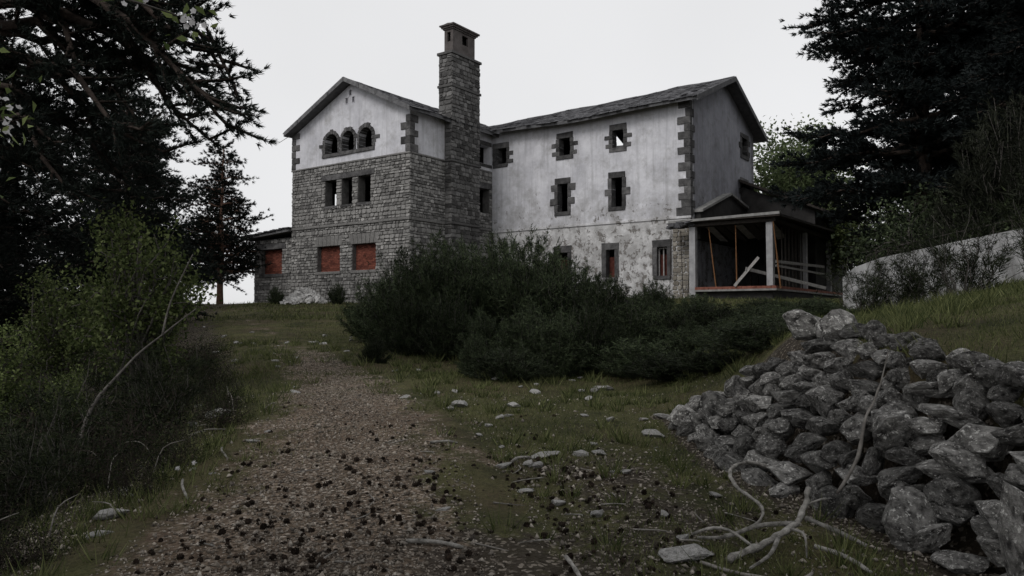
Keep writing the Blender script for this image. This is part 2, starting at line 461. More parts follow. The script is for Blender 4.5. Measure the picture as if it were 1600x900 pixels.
def litter_f(x, y):
    a = np.exp(-(((x - 1.0) / 1.1) ** 2 + ((y - 5.2) / 1.7) ** 2)) * 1.05
    b = np.exp(-(((x + 1.4) / 1.0) ** 2 + ((y - 4.2) / 1.1) ** 2)) * 0.55
    c = np.exp(-(((x + 0.1) / 0.9) ** 2 + ((y - 4.0) / 1.0) ** 2)) * 0.55
    left = smooth01(-0.1, 1.1, path_x(y) - path_w(y) - x) * 0.85
    under = smooth01(1.2, -0.6, np.abs(x - 2.4) ) * (1 - smooth01(5, 8.5, y)) * 0.6
    xs_ = np.interp(y, SY, SX0); xe_ = np.interp(y, SY, SX1)
    face = ((x > xs_ - .5) & (x < xe_ - .12) & (y < 8.8)) * 1.0
    d = np.exp(-(((x - .55) / .8) ** 2 + ((y - 6.6) / .8) ** 2)) * .7
    return np.clip(a * .62 + b + c + d * .6 + left + under + face, 0, 1.3)

def spaced(near0, near1, step, lo, hi, g=1.10):
    a = list(np.arange(near0, near1 + 1e-6, step))
    s = step; v = near1
    while v < hi: s *= g; v += s; a.append(min(v, hi))
    s = step; v = near0; b = []
    while v > lo: s *= g; v -= s; b.append(max(v, lo))
    return np.array(b[::-1] + a)

def grid_mesh(name, X, Y, Z):
    ny, nx = X.shape
    v = np.stack([X, Y, Z], -1).reshape(-1, 3)
    i = np.arange(ny * nx).reshape(ny, nx)
    f = np.stack([i[:-1, :-1], i[:-1, 1:], i[1:, 1:], i[1:, :-1]], -1).reshape(-1, 4)
    me = np_mesh(name, v, f, True)
    for nm, fn in (('trail', trail_f), ('litter', litter_f)):
        a = me.attributes.new(nm, 'FLOAT', 'POINT')
        a.data.foreach_set('value', fn(v[:, 0], v[:, 1]).astype(np.float32))
    return me
gx = spaced(-7, 6, 0.13, -2500, 2500, 1.11)
gy = spaced(1.5, 14, 0.13, -400, 3800, 1.07)
GX, GY = np.meshgrid(gx, gy)
ground = link('ground', grid_mesh('ground', GX, GY, terr(GX, GY)), mat=M['ground'])
tag(ground, 'dark mossy mountain turf sloping up to the house', 'ground', kind='structure')
py = np.arange(-2, 33, 0.14); pc = np.linspace(-1, 1, 27)
PYY, PCC = np.meshgrid(py, pc, indexing='ij')
wob = 1 + 0.10 * vnoise(PYY, PCC * 0 + 4, 1.1)
PXX = path_x(PYY) + PCC * (path_w(PYY) + 0.45) * wob
edge = 0.022 - 0.05 * smooth01(0.88, 1.0, np.abs(PCC))
path = link('path', grid_mesh('path', PXX, PYY, terr(PXX, PYY) + edge), mat=M['ground'])
tag(path, 'worn gravel track littered with pine cones, climbing to the house', 'path', kind='structure')

# ------------------------------------------------------------------ the house
HX, HY, HZ = 9.33, 40.0, 2.5
HRZ = math.atan2(-0.5766, 0.8170)
house = empty('stone_house', (HX, HY, HZ), HRZ)
tag(house, 'derelict two-winged mountain house of granite and peeling white plaster with tall chimney', 'house')
def h2w(u, v, z=0.0):
    return (HX + 0.8170 * u + 0.5766 * v, HY - 0.5766 * u + 0.8170 * v, HZ + z)

def face_v(v0, s=1):   # wall facing -v ; d = depth into the wall
    return lambda a, z, d: (a, v0 + s * d, z)
def face_u(u0, s=-1):  # wall facing +u
    return lambda a, z, d: (u0 + s * d, a, z)

def strip_wall(P, a0, a1, zb, zt, openings, thick, extra=()):
    """openings: (a0, a1, z0, top) with top a number or a function of a"""
    mb = MB()
    ft = zt if callable(zt) else (lambda a: zt)
    br = {a0, a1, *extra}
    for o in openings:
        br |= {o[0], o[1]}
        if callable(o[3]):
            br |= set(np.linspace(o[0], o[1], 11).tolist())
    br = sorted(b for b in br if a0 <= b <= a1)
    for L, Rr in zip(br[:-1], br[1:]):
        if Rr - L < 1e-6: continue
        c = (L + Rr) / 2
        ops = sorted([o for o in openings if o[0] < c < o[1]], key=lambda o: o[2])
        lo = (zb, zb)
        segs = []
        for o in ops:
            segs.append((lo, (o[2], o[2])))
            t = o[3]
            lo = (t(L), t(Rr)) if callable(t) else (t, t)
        segs.append((lo, (ft(L), ft(Rr))))
        for (bl, brr), (tl, tr) in segs:
            if max(tl - bl, tr - brr) < 1e-4: continue
            q = [(L, bl), (Rr, brr), (Rr, tr), (L, tl)]
            f = [P(a, z, 0) for a, z in q]; k = P(0, 0, thick); z0 = P(0, 0, 0)
            mb.prism(f, tuple(k[i] - z0[i] for i in range(3)))
    return mb

def stone_prism(P, a0, a1, z0, z1, proud, jit=0.022, gap=0.016):
    """irregular dressed stone: 8-sided outline, chamfered face"""
    a0 += gap; a1 -= gap; z0 += gap * .8; z1 -= gap * .8
    w, h = a1 - a0, z1 - z0
    c = min(w, h) * random.uniform(.14, .3)
    o = [(a0 + c, z0), (a1 - c, z0), (a1, z0 + c), (a1, z1 - c), (a1 - c, z1), (a0 + c, z1), (a0, z1 - c), (a0, z0 + c)]
    o = [(a + random.uniform(-jit, jit), z + random.uniform(-jit, jit)) for a, z in o]
    ca, cz = (a0 + a1) / 2, (z0 + z1) / 2
    sc = random.uniform(.80, .9)
    f = [(ca + (a - ca) * sc, cz + (z - cz) * sc) for a, z in o]
    pr = proud * random.uniform(.6, 1.25)
    ta, tzz = random.uniform(-.25, .25) * pr, random.uniform(-.25, .25) * pr
    back = [P(a, z, .05) for a, z in o]
    mid = [P(a, z, -pr * .35) for a, z in o]
    fr = [P(a, z, -pr + ta * (a - ca) / max(w, .1) * 2 + tzz * (z - cz) / max(h, .1) * 2) for a, z in f]
    v = back + mid + fr
    fs = []
    for r_ in (0, 8):
        for i in range(8):
            j = (i + 1) % 8
            fs.append((r_ + i, r_ + j, r_ + 8 + j, r_ + 8 + i))
    fs.append(tuple(range(16, 24)))
    return v, fs

def lay_courses(P, a0, a1, z0, z1, openings, proud=.05, ch=.195, cw=(.16, .42)):
    keys = sorted({z0, z1, *[min(max(o[2], z0), z1) for o in openings], *[min(max(o[3], z0), z1) for o in openings]})
    out_ = []
    for k0, k1 in zip(keys[:-1], keys[1:]):
        n = max(1, round((k1 - k0) / ch))
        zs = np.linspace(k0, k1, n + 1)
        zs[1:-1] += RNG.uniform(-.06, .06, max(n - 1, 0))
        for c0, c1 in zip(zs[:-1], zs[1:]):
            if c1 - c0 < .06: continue
            segs = [(a0, a1)]
            for o in openings:
                if o[2] < (c0 + c1) / 2 < o[3]:
                    ns = []
                    for s0, s1 in segs:
                        if o[1] <= s0 or o[0] >= s1: ns.append((s0, s1)); continue
                        if o[0] > s0: ns.append((s0, o[0]))
                        if o[1] < s1: ns.append((o[1], s1))
                    segs = ns
            for s0, s1 in segs:
                if s1 - s0 < .07: continue
                a = s0
                while a < s1 - .02:
                    w = random.uniform(*cw)
                    if s1 - (a + w) < .2: w = s1 - a
                    if random.random() < .12 and c1 - c0 > .22:
                        zm = (c0 + c1) / 2 + random.uniform(-.03, .03)
                        out_.append((stone_prism(P, a, a + w, c0, zm, proud), w * (c1 - c0) / 2))
                        out_.append((stone_prism(P, a, a + w, zm, c1, proud), w * (c1 - c0) / 2))
                    else:
                        out_.append((stone_prism(P, a, a + w, c0, c1, proud), w * (c1 - c0)))
                    a += w
    return out_

def join_stones(stones, name, mat, parent):
    mb = MB()
    for (v, f), _ in stones:
        n = len(mb.v); mb.v += v; mb.f += [tuple(n + i for i in q) for q in f]
    o = mb.build(name, mat, parent)
    o['kind'] = 'stuff'
    return o

def block(name, P, a0, a1, z0, z1, proud, mat, parent, depth=.5, jit=.018):
    mb = MB()
    p0 = P(a0, z0, -proud); p1 = P(a1, z1, depth)
    lo = [min(p0[i], p1[i]) for i in range(3)]; hi = [max(p0[i], p1[i]) for i in range(3)]
    mb.box(lo, hi, jit)
    return mb.build(name, mat, parent, bevel=.018)

# --- main wing
FV = face_v(0.0)
UP = [(-12.50, -11.83), (-8.01, -7.29), (-4.53, -3.86)]
MID = [(-8.14, -7.46), (-4.60, -3.96)]
GRD = [(-8.14, -7.50), (-4.97, -4.45), (-1.90, -1.32)]
ops = [(a, b, 8.51, 9.50) for a, b in UP] + [(a, b, 5.21, 6.83) for a, b in MID] + [(a, b, 1.30, 2.83) for a, b in GRD]
grow = lambda L_: [(a - .02, b + .02, c - .02, d + .02) for a, b, c, d in L_]
main_wall = strip_wall(FV, -12.93, 0.0, -1.6, 10.62, grow(ops), .49).build('facade_wall', M['plaster'], house)
def gable_main(v): return 10.62 + .405 * (5.25 - abs(v - 5.25))
EU = face_u(0.0)
eops = [(8.25, 9.25, 9.05, 10.1), (8.15, 9.1, 6.2, 7.3)]
strip_wall(EU, .55, 10.5, -1.6, gable_main, grow(eops), .49, extra=(5.25,)).build('gable_wall', M['shaded_render'], house)
strip_wall(face_v(10.5, -1), -22.7, 0.0, -1.6, 10.62, [(-3.2, -2.4, 8.5, 9.5), (-6.5, -5.7, 5.2, 6.8)], .5).build('rear_wall', M['plaster'], house)

def surround(P, a0, a1, z0, z1, style, parent, mat=M['dressed'], proud=.045):
    w = a1 - a0; h = z1 - z0
    if style == 'ground':
        block('lintel', P, a0 - .27, a1 + .27, z1 + .002, z1 + .38, proud, mat, parent)
        block('jamb_stone', P, a0 - .27, a0 - .002, z0, z1, proud - .01, mat, parent)
        block('jamb_stone', P, a1 + .002, a1 + .27, z0, z1, proud - .01, mat, parent)
        block('window_sill', P, a0 - .2, a1 + .2, z0 - .22, z0 - .002, proud + .02, mat, parent)
        return
    block('lintel', P, a0 - .2, a1 + .2, z1 + .002, z1 + .34, proud, mat, parent)
    block('window_sill', P, a0 - .22, a1 + .20, z0 - .24, z0 - .002, proud + .01, mat, parent)
    n = 4 if style == 'upper' else (3 if style == 'cross' else 4)
    zs = np.linspace(z0, z1, n + 1)
    if style == 'cross': zs = np.array([z0, z0 + h * .40, z0 + h * .64, z1])
    for s in (0, 1):
        for i in range(n):
            long_ = (i % 2 == 1) if style != 'upper' else (i % 2 == (0 if s else 0))
            if style == 'tall': long_ = i in ((1, 3) if s == 0 else (1, 3))
            wd = random.uniform(.44, .54) if long_ else random.uniform(.20, .25)
            g = .006
            if s == 0: block('jamb_stone', P, a0 - wd, a0 - .002, zs[i] + g, zs[i + 1] - g, proud, mat, parent)
            else: block('jamb_stone', P, a1 + .002, a1 + wd, zs[i] + g, zs[i + 1] - g, proud, mat, parent)
for a, b in UP[1:]: surround(FV, a, b, 8.51, 9.50, 'upper', main_wall)
a, b = UP[0]
block('lintel', FV, -12.88, b + .2, 9.502, 9.84, .045, M['dressed'], main_wall)
block('window_sill', FV, -12.88, b + .1, 8.28, 8.508, .05, M['dressed'], main_wall)
for i in range(4):
    z = 8.51 + i * .2475
    block('jamb_stone', FV, b + .002, b + (.5 if i in (0, 2) else .22), z + .006, z + .241, .045, M['dressed'], main_wall)
    block('jamb_stone', FV, -12.88, a - .002, z + .006, z + .241, .045, M['dressed'], main_wall)
surround(FV, *MID[0], 5.21, 6.83, 'tall', main_wall)
surround(FV, *MID[1], 5.21, 6.83, 'cross', main_wall)
for a, b in GRD: surround(FV, a, b, 1.30, 2.83, 'ground', main_wall)
# red timber boards behind the ground-floor openings, one with a mullion left
for k, (a, b) in enumerate(GRD):
    MB().box((a + .02, .36, 1.30), (b - .02, .42, 2.45)).build('shutter', M['shutter'], main_wall)
a, b = GRD[2]
fr = MB()
for q in ((a + .005, a + .06), ((a + b) / 2 - .03, (a + b) / 2 + .03), (b - .06, b - .005)):
    fr.box((q[0], .20, 1.31), (q[1], .26, 2.82))
fr.box((a + .062, .202, 2.74), ((a + b) / 2 - .032, .258, 2.82)); fr.box(((a + b) / 2 + .032, .202, 2.74), (b - .062, .258, 2.82))
fr.build('window_frame', M['timber_pale'], main_wall)
for (a, b, z0, z1) in eops:
    block('lintel', EU, a - .25, b + .25, z1 + .002, z1 + .3, .04, M['dressed'], house)
    block('window_sill', EU, a - .25, b + .25, z0 - .24, z0 - .002, .05, M['dressed'], house)
    for i in range(3):
        z = z0 + i * (z1 - z0) / 3
        for s in (0, 1):
            wd = .5 if (i + s) % 2 else .24
            if s: block('jamb_stone', EU, b + .002, b + wd, z + .005, z + (z1 - z0) / 3 - .005, .04, M['dressed'], house)
            else: block('jamb_stone', EU, a - wd, a - .002, z + .005, z + (z1 - z0) / 3 - .005, .04, M['dressed'], house)
# quoins on the near corner: alternate long on one face, short on the other
z = 4.42; i = 0
while z < 10.35:
    h = random.uniform(.36, .46)
    lf = (.64, .28)[i % 2] + random.uniform(-.06, .08) + (.18 if z < 5.1 else 0)
    rf = (.30, .58)[i % 2] + random.uniform(-.05, .05)
    MB().box((-lf, -.05, z + .006), (.05, rf, z + h - .006), .012).build('quoin', M['dressed'], house, bevel=.02)
    z += h; i += 1
# string course
MB().box((-12.90, -.06, 4.28), (0.045, .1, 4.40)).build('string_course', M['plaster'], house)
# exposed rubble where the plaster has gone beside the veranda
rub = lay_courses(face_v(-.005), -1.0, -.03, -.4, 3.75, [(-1.62, -1.03, 1.0, 3.3)], .05, .24, (.2, .5))
join_stones(rub, 'rubble_stone', M['rubble'], main_wall)

# --- stone wing (left, with the gable)
TV = -7.45; TU0, TU1 = -22.70, -12.94
TF = face_v(TV); TS = face_u(TU1)
RECT = [(-19.71, -18.73), (-18.28, -17.41), (-16.92, -15.92)]
ARCH = [(-19.72, -18.66), (-18.26, -17.29), (-16.85, -15.83)]
BRK = [(-20.34, -18.39), (-17.36, -15.47)]
rops = [(a, b, 5.60, 7.13) for a, b in RECT] + [(a, b, 1.74, 3.25) for a, b in BRK]
def arch_top(a, b, zs):
    r = (b - a) / 2; c = (a + b) / 2
    return lambda x: zs + math.sqrt(max(r * r - (x - c) ** 2, 0)) * 1.0
def gable_t(u):
    return 12.58 - .474 * abs(u + 17.6)
wing_lo = strip_wall(TF, TU0, TU1, -1.8, 8.05, rops, .55).build('stone_wing_wall', M['mortar'], house)
aops = [(a - .02, b + .02, 8.70, arch_top(a - .02, b + .02, 9.87 - (b - a) / 2)) for a, b in ARCH]
vops = [(-17.73, -17.54, 12.0, 12.33), (-18.02, -17.84, 11.50, 11.81), (-17.47, -17.29, 11.50, 11.81)]
vops[0] = (-17.73, -17.54, 11.93, 12.26)
wing_up = strip_wall(TF, TU0, TU1, 8.05, gable_t, aops + vops, .49, extra=(-17.6,)).build('plaster_gable_wall', M['plaster'], house)
sops_lo = [(-1.38, -.30, 5.45, 6.95)]; sops_up = [(-1.32, -.22, 8.50, 9.62)]
side_lo = strip_wall(TS, TV + .55, -.001, -1.8, 8.05, sops_lo, .5).build('wing_side_wall', M['mortar'], house)
strip_wall(TS, TV + .5, -.001, 8.05, 10.36, sops_up, .5).build('wing_side_plaster_wall', M['plaster'], house)
strip_wall(face_u(TU0, 1), TV + .55, 10.5, -1.8, 10.2, [(-4.42, -3.62, 5.9, 7.08)], .45).build('wing_outer_wall', M['mortar'], house)
# facing stones of the front: the largest 300 are single stones, the rest one facing
front = lay_courses(TF, TU0 + .0, TU1 + .03, -.9, 4.36, [o for o in rops if o[2] < 4] + [(a - .05, b + .05, 3.24, 3.85) for a, b in BRK], .055)
front += lay_courses(TF, TU0 + .0, TU1 + .03, 4.53, 7.98, [o for o in rops if o[2] > 4] + [(-20.0, -15.6, 7.13, 7.45)], .055)
side = lay_courses(TS, TV - .03, -.02, -.5, 4.36, [], .055)
side += lay_courses(TS, TV - .03, -.02, 4.53, 7.98, sops_lo + [(-1.7, -.1, 6.95, 7.3)], .055)
front.sort(key=lambda s: -s[1])
for (v, f), _ in front[:300]:
    me = bpy.data.meshes.new('stone'); me.from_pydata(v, [], f)
    link('stone', me, wing_lo, M['masonry'])
join_stones(front[300:], 'stone_facing', M['masonry'], wing_lo)
join_stones(side, 'stone_facing', M['masonry'], side_lo)
# dressed lintels, sills, pillars
block('lintel', TF, -20.0, -17.85, 7.135, 7.45, .05, M['dressed'], wing_lo); block('lintel', TF, -17.84, -15.6, 7.135, 7.45, .05, M['dressed'], wing_lo)
block('lintel', TS, -1.7, -.1, 6.955, 7.3, .04, M['dressed'], side_lo)
for a, b in RECT: block('window_sill', TF, a - .08, b + .08, 5.46, 5.598, .08, M['dressed'], wing_lo)
for a, b in BRK:
    n = 7; xs = np.linspace(a - .15, b + .15, n + 1); c = (a + b) / 2
    for i in range(n):   # flat arch of splayed stones
        x0, x1 = xs[i] + .012, xs[i + 1] - .012
        sp = lambda x: c + (x - c) * 1.14
        MB().prism([TF(x0, 3.255, -.05), TF(x1, 3.255, -.05), TF(sp(x1), 3.84, -.05), TF(sp(x0), 3.84, -.05)], (0, .25, 0)).build('lintel_stone', M['masonry'], wing_lo, bevel=.02)
    block('window_sill', TF, a - .1, b + .1, 1.58, 1.738, .09, M['masonry'], wing_lo)
    MB().box((a + .005, TV + .30, 1.742), (b - .005, TV + .40, 3.245)).build('brick_infill', M['brick'], wing_lo)
def lay_bricks(a, b, z0, z1, v, parent):
    mb = MB(); r_ = 0; z = z0 + .012
    while z < z1 - .05:
        x = a + .012 - (.13 if r_ % 2 else 0)
        while x < b - .03:
            p, q = max(x, a + .012), min(x + .25, b - .012)
            if q - p > .04: mb.box((p, v - random.uniform(.008, .022), z), (q, v + .02, min(z + .085, z1 - .008)), .004)
            x += .265
        z += .098; r_ += 1
    mb.build('brick', M['brick_unit'], parent)['kind'] = 'stuff'
for a, b in BRK: lay_bricks(a, b, 1.745, 3.24, TV + .30, wing_lo)
# arched windows: voussoirs, jambs, sill
for k, (a, b) in enumerate(ARCH):
    c = (a + b) / 2; r = (b - a) / 2; zs = 9.87 - r
    n = 9
    for i in range(n):
        t0 = math.pi * i / n + .02; t1 = math.pi * (i + 1) / n - .02
        ro = r + random.uniform(.19, .30)
        pts = [(c + (r + .004) * math.cos(t0), zs + (r + .004) * math.sin(t0)), (c + ro * math.cos(t0), zs + ro * math.sin(t0)),
               (c + ro * math.cos(t1), zs + ro * math.sin(t1)), (c + (r + .004) * math.cos(t1), zs + (r + .004) * math.sin(t1))]
        MB().prism([TF(x, z, -.05) for x, z in pts], (0, .55, 0)).build('voussoir', M['dressed'], wing_up, bevel=.012)
    for s in (0, 1):
        for i in range(3):
            z0 = 8.72 + i * (zs - 8.72) / 3; z1 = z0 + (zs - 8.72) / 3
            wd = .17
            if (k == 0 and s == 0) or (k == 2 and s == 1): wd = (.24, .30, .52)[i] if s == 0 else (.26, .30, .62)[i]
            if s == 0: block('jamb_stone', TF, a - wd, a - .003, z0 + .006, z1 - .006, .05, M['dressed'], wing_up)
            else: block('jamb_stone', TF, b + .003, b + wd, z0 + .006, z1 - .006, .05, M['dressed'], wing_up)
block('window_sill', TF, -19.98, -18.48, 8.50, 8.716, .07, M['dressed'], wing_up); block('window_sill', TF, -18.46, -17.08, 8.50, 8.716, .07, M['dressed'], wing_up); block('window_sill', TF, -17.06, -15.62, 8.50, 8.716, .07, M['dressed'], wing_up)
for (a, b, z0, z1) in vops:
    for q in ((a - .05, a - .002, z0, z1), (b + .002, b + .05, z0, z1), (a - .05, b + .05, z1 + .002, z1 + .05), (a - .05, b + .05, z0 - .05, z0 - .002)):
        block('vent_rim', TF, *q, .02, M['plaster'], wing_up, .05, .002)
# quoins of the plastered storey
for cu, sg in ((TU1, 1), (TU0, -1)):
    z = 8.10; i = 0
    while z < 10.05:
        h = random.uniform(.34, .44)
        lf = (.30, .66)[i % 2]; rf = (.62, .34)[i % 2]
        if sg > 0: MB().box((cu - lf, TV - .05, z + .006), (cu + .05, TV + rf, z + h - .006), .012).build('quoin', M['dressed'], house, bevel=.02)
        else: MB().box((cu - .05, TV - .05, z + .006), (cu + lf, TV + rf, z + h - .006), .012).build('quoin', M['dressed'], house, bevel=.02)
        z += h; i += 1
# string courses of the stone wing: single blocks
def band(P, a0, a1, z0, z1, proud, parent):
    a = a0
    while a < a1 - .05:
        w = min(random.uniform(.8, 1.5), a1 - a)
        if a1 - a - w < .3: w = a1 - a
        block('string_course_stone', P, a + .006, a + w - .006, z0 + random.uniform(-.008, .008), z1 + random.uniform(-.008, .008), proud, M['masonry'], parent, .08, .008)
        a += w
band(TF, TU0 - .08, TU1 + .08, 4.37, 4.52, .11, wing_lo)
band(TS, TV + .1, -.05, 4.37, 4.52, .11, side_lo)
band(TF, TU0 - .05, TU1 + .05, 7.99, 8.09, .07, wing_lo)
band(TS, TV + .1, -.05, 7.99, 8.09, .07, side_lo)
# dressed stone around the upper side window
block('lintel', TS, -1.6, -.06, 9.625, 9.9, .03, M['dressed'], house); block('window_sill', TS, -1.6, -.06, 8.30, 8.498, .05, M['dressed'], house)

# --- low annex on the far left
AF = face_v(TV + .28)
aop = [(-26.0, -23.95, 1.80, 3.36)]
an = strip_wall(AF, -26.72, -22.76, -1.8, 4.02, aop, .5).build('annex_wall', M['mortar'], house)
st = lay_courses(AF, -26.70, -22.78, -.9, 3.98, aop + [(-26.3, -23.6, 3.36, 3.74)], .055)
join_stones(st, 'stone_facing', M['masonry'], an)
strip_wall(face_u(-26.72, 1), TV + .78, 2.0, -1.8, 4.02, [], .4).build('annex_side_wall', M['mortar'], house)
block('lintel', AF, -26.3, -23.6, 3.365, 3.74, .06, M['dressed'], an)
block('window_sill', AF, -26.15, -23.8, 1.62, 1.797, .09, M['dressed'], an)
MB().box((-25.995, TV + .55, 1.805), (-23.955, TV + .65, 3.355)).build('brick_infill', M['brick'], an)
lay_bricks(-25.995, -23.955, 1.81, 3.35, TV + .55, an)
MB().prism([(-27.35, TV - .25, 4.04), (-22.74, TV - .25, 4.34), (-22.74, TV - .25, 4.50), (-27.35, TV - .25, 4.20)], (0, 9.5, 0)).build('annex_roof', M['slate_edge'], house)
mb = MB()
for i in range(16):
    u = -27.3 + i * .29; z = 4.22 + (u + 27.35) * .0651
    w = random.uniform(.22, .34)
    mb.box((u, TV - .33 - random.uniform(0, .08), z + random.uniform(0, .03)), (u + w, TV + random.uniform(.3, .7), z + random.uniform(.05, .1)), .015)
mb.build('eave_slate', M['slate'], house)['kind'] = 'stuff'

# --- roofs
def sag(u, q):          # q 0 eave .. 1 ridge
    return -.16 * math.exp(-((u + 6.5) / 3.2) ** 2) * (1 - q * .5) - .030 * max(0, -u - 3) * q * .9 + .025 * math.sin(u * 1.7) * q
VE, VR = -.68, 5.25
def roof_z(u, q): return 10.47 + (12.92 - 10.47) * q + sag(u, q)
def roof_slab(fn_p, us, qs, thick, skip=lambda u, q: False):
    """fn_p(u,q)->(x,y,z) top surface; closed slab of cells"""
    mb = MB()
    for i in range(len(us) - 1):
        for j in range(len(qs) - 1):
            if skip((us[i] + us[i + 1]) / 2, (qs[j] + qs[j + 1]) / 2): continue
            c = [fn_p(us[i], qs[j]), fn_p(us[i + 1], qs[j]), fn_p(us[i + 1], qs[j + 1]), fn_p(us[i], qs[j + 1])]
            mb.prism(c, (0, 0, -thick))
    return mb
us = np.linspace(-17.6, .62, 29).tolist()
fp = lambda u, q: (u, VE + (VR - VE) * q, roof_z(u, q))
main_roof = roof_slab(fp, us, np.linspace(0, 1, 7).tolist(), .17, lambda u, q: u < -12.5 and VE + (VR - VE) * q < .7).build('main_roof', M['soffit'], house)
rp = lambda u, q: (u, 11.2 + (VR - 11.2) * q, roof_z(u, q))
roof_slab(rp, sorted(us + [-9.75, -9.15, -8.55]), [0, .12, .27, .40, .55, .8, 1], .17, lambda u, q: -9.75 < u < -8.55 and .27 < q < .55).build('rear_roof', M['soffit'], house)
def tow(u): return 12.82 - .474 * abs(u + 17.6)
tp = lambda sgn, ue: (lambda v, q: (ue + (-17.6 - ue) * q, v, tow(ue + (-17.6 - ue) * q) - .035 * math.sin(v * 1.3) * (1 - q)))
wing_roof = roof_slab(tp(1, -12.42), np.linspace(-7.98, 5.2, 12).tolist(), [0, .25, .5, .75, 1], .19).build('wing_roof', M['soffit'], house)
roof_slab(tp(-1, -22.85), np.linspace(-7.98, 11.0, 12).tolist(), [0, .25, .5, .75, 1], .19).build('wing_roof', M['soffit'], house)

def slates(fn, u0, u1, q0, q1, rows, w, thick, parent, skip=None, ruined=.03):
    mb = MB()
    for r_ in range(rows):
        qa = q0 + (q1 - q0) * r_ / rows; qb = q0 + (q1 - q0) * (r_ + 1.25) / rows
        u = u0 + random.uniform(-w, 0)
        while u < u1:
            ww = w * random.uniform(.7, 1.25)
            a, b = max(u, u0), min(u + ww - .012, u1)
            u += ww
            if b - a < .05 or random.random() < ruined or (skip and skip((a + b) / 2, qa)): continue
            dq = random.uniform(-.25, .12) / rows * (1.6 if r_ == 0 else .7)
            lift = random.uniform(.015, .045) + (random.uniform(0, .05) if random.random() < .08 else 0)
            p = [fn(a, qa + dq), fn(b, qa + dq + random.uniform(-.05, .05) / rows), fn(b, min(qb, 1)), fn(a, min(qb, 1))]
            p = [(p[0][0], p[0][1], p[0][2] + lift), (p[1][0], p[1][1], p[1][2] + lift + random.uniform(-.008, .008)), (p[2][0], p[2][1], p[2][2] + .006), (p[3][0], p[3][1], p[3][2] + .006)]
            mb.prism(p, (0, 0, thick))
    o = mb.build('slate_tile', M['slate'], parent); o['kind'] = 'stuff'
    return o
slates(fp, -12.5, .70, -.012, 1.0, 17, .34, .022, main_roof)
slates(fp, -17.5, -12.4, .25, 1.0, 12, .36, .022, main_roof)
slates(tp(1, -12.42), -8.05, 5.0, -.012, 1.0, 13, .34, .024, wing_roof, ruined=.06)
slates(tp(-1, -22.85), -8.05, -5.6, -.01, 1.0, 13, .34, .024, wing_roof)
# ridge tiles
for i in range(26):
    u = -17.3 + i * .69
    z = roof_z(u, 1) + .03
    MB().prism([(u, VR - .16, z - .04), (u, VR, z + .06), (u, VR + .16, z - .04), (u, VR, z - .0)], (.67, 0, random.uniform(-.02, .02) + roof_z(u + .67, 1) - roof_z(u, 1))).build('ridge_tile', M['slate'], main_roof)
# rake edging of the near gable and pale verge mortar on the wing
for sgn in (0, 1):
    q = [0, .25, .5, .75, 1.0]
    for i in range(4):
        if sgn == 0: a, b = fp(.66, q[i]), fp(.66, q[i + 1])
        else: a, b = rp(.66, q[i]), rp(.66, q[i + 1])
        MB().prism([(a[0], a[1], a[2] - .24), (b[0], b[1], b[2] - .24), (b[0], b[1], b[2] + .05), (a[0], a[1], a[2] + .05)], (.06, 0, 0)).build('verge_board', M['soffit'], main_roof)
for ue in (-12.42, -22.85):
    f_ = tp(1, ue)
    for i in range(4):
        a, b = f_(-8.0, i / 4 + .004), f_(-8.0, (i + 1) / 4 - .004)
        MB().prism([(a[0], -8.0, a[2] - .20), (b[0], -8.0, b[2] - .20), (b[0], -8.0, b[2] + .06), (a[0], -8.0, a[2] + .06)], (0, -.06, 0)).build('verge_board', M['slate_edge'], wing_roof)
# thin loose rod sticking out from the left eave
MB().tube([(-22.6, -7.8, 10.15), (-23.25, -8.1, 9.75)], [.02, .015], 5).build('loose_rod', M['timber_pale'], wing_roof)

# --- interior: floors, partitions, so that the openings are dark
inn = MB()
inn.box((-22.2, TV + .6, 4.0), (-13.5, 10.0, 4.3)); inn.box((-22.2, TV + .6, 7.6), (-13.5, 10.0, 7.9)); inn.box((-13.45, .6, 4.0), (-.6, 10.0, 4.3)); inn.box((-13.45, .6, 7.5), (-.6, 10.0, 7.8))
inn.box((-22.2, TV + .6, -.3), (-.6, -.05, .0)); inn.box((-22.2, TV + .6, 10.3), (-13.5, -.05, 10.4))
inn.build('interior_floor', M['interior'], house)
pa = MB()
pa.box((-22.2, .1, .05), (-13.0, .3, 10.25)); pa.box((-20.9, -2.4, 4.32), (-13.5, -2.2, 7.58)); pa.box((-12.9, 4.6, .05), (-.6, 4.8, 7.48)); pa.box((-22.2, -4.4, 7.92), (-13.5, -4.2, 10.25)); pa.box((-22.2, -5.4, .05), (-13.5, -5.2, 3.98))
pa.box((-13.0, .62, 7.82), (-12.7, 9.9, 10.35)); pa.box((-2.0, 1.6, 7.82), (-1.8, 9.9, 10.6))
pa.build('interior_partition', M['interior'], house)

# --- chimney
CU0, CU1, CV0, CV1 = -13.38, -12.42, -4.55, -1.95
shaft = MB().box((CU0, CV0, -1.6), (CU1, CV1, 14.30)).build('chimney', M['mortar'], house)
cst = []
for P, a0, a1, zz in ((face_v(CV0), CU0 + .0, CU1 + .03, 10.2), (face_u(CU1), CV0 - .03, CV1 + .02, -.5), (face_v(CV0), TU1 + .05, CU1 + .03, -.5)):
    top = 10.1 if (zz < 0 and a0 > -13.1 and a0 < -12.5 and a1 < -12) else 12.30
    for z0, z1 in ((zz, 4.36), (4.53, min(7.95, top)), (8.12, min(top, 12.28)), (12.46, 14.2)):
        z0 = max(z0, zz)
        if z1 - z0 < .2 or (top < 11 and z1 > 11): continue
        cst += lay_courses(P, a0, a1, z0, z1, [], .05, .25, (.2, .5))
cst += lay_courses(lambda a, z, d: (a, CV1 - d, z), CU0, CU1, 9.0, 14.2, [], .05, .25, (.2, .5))
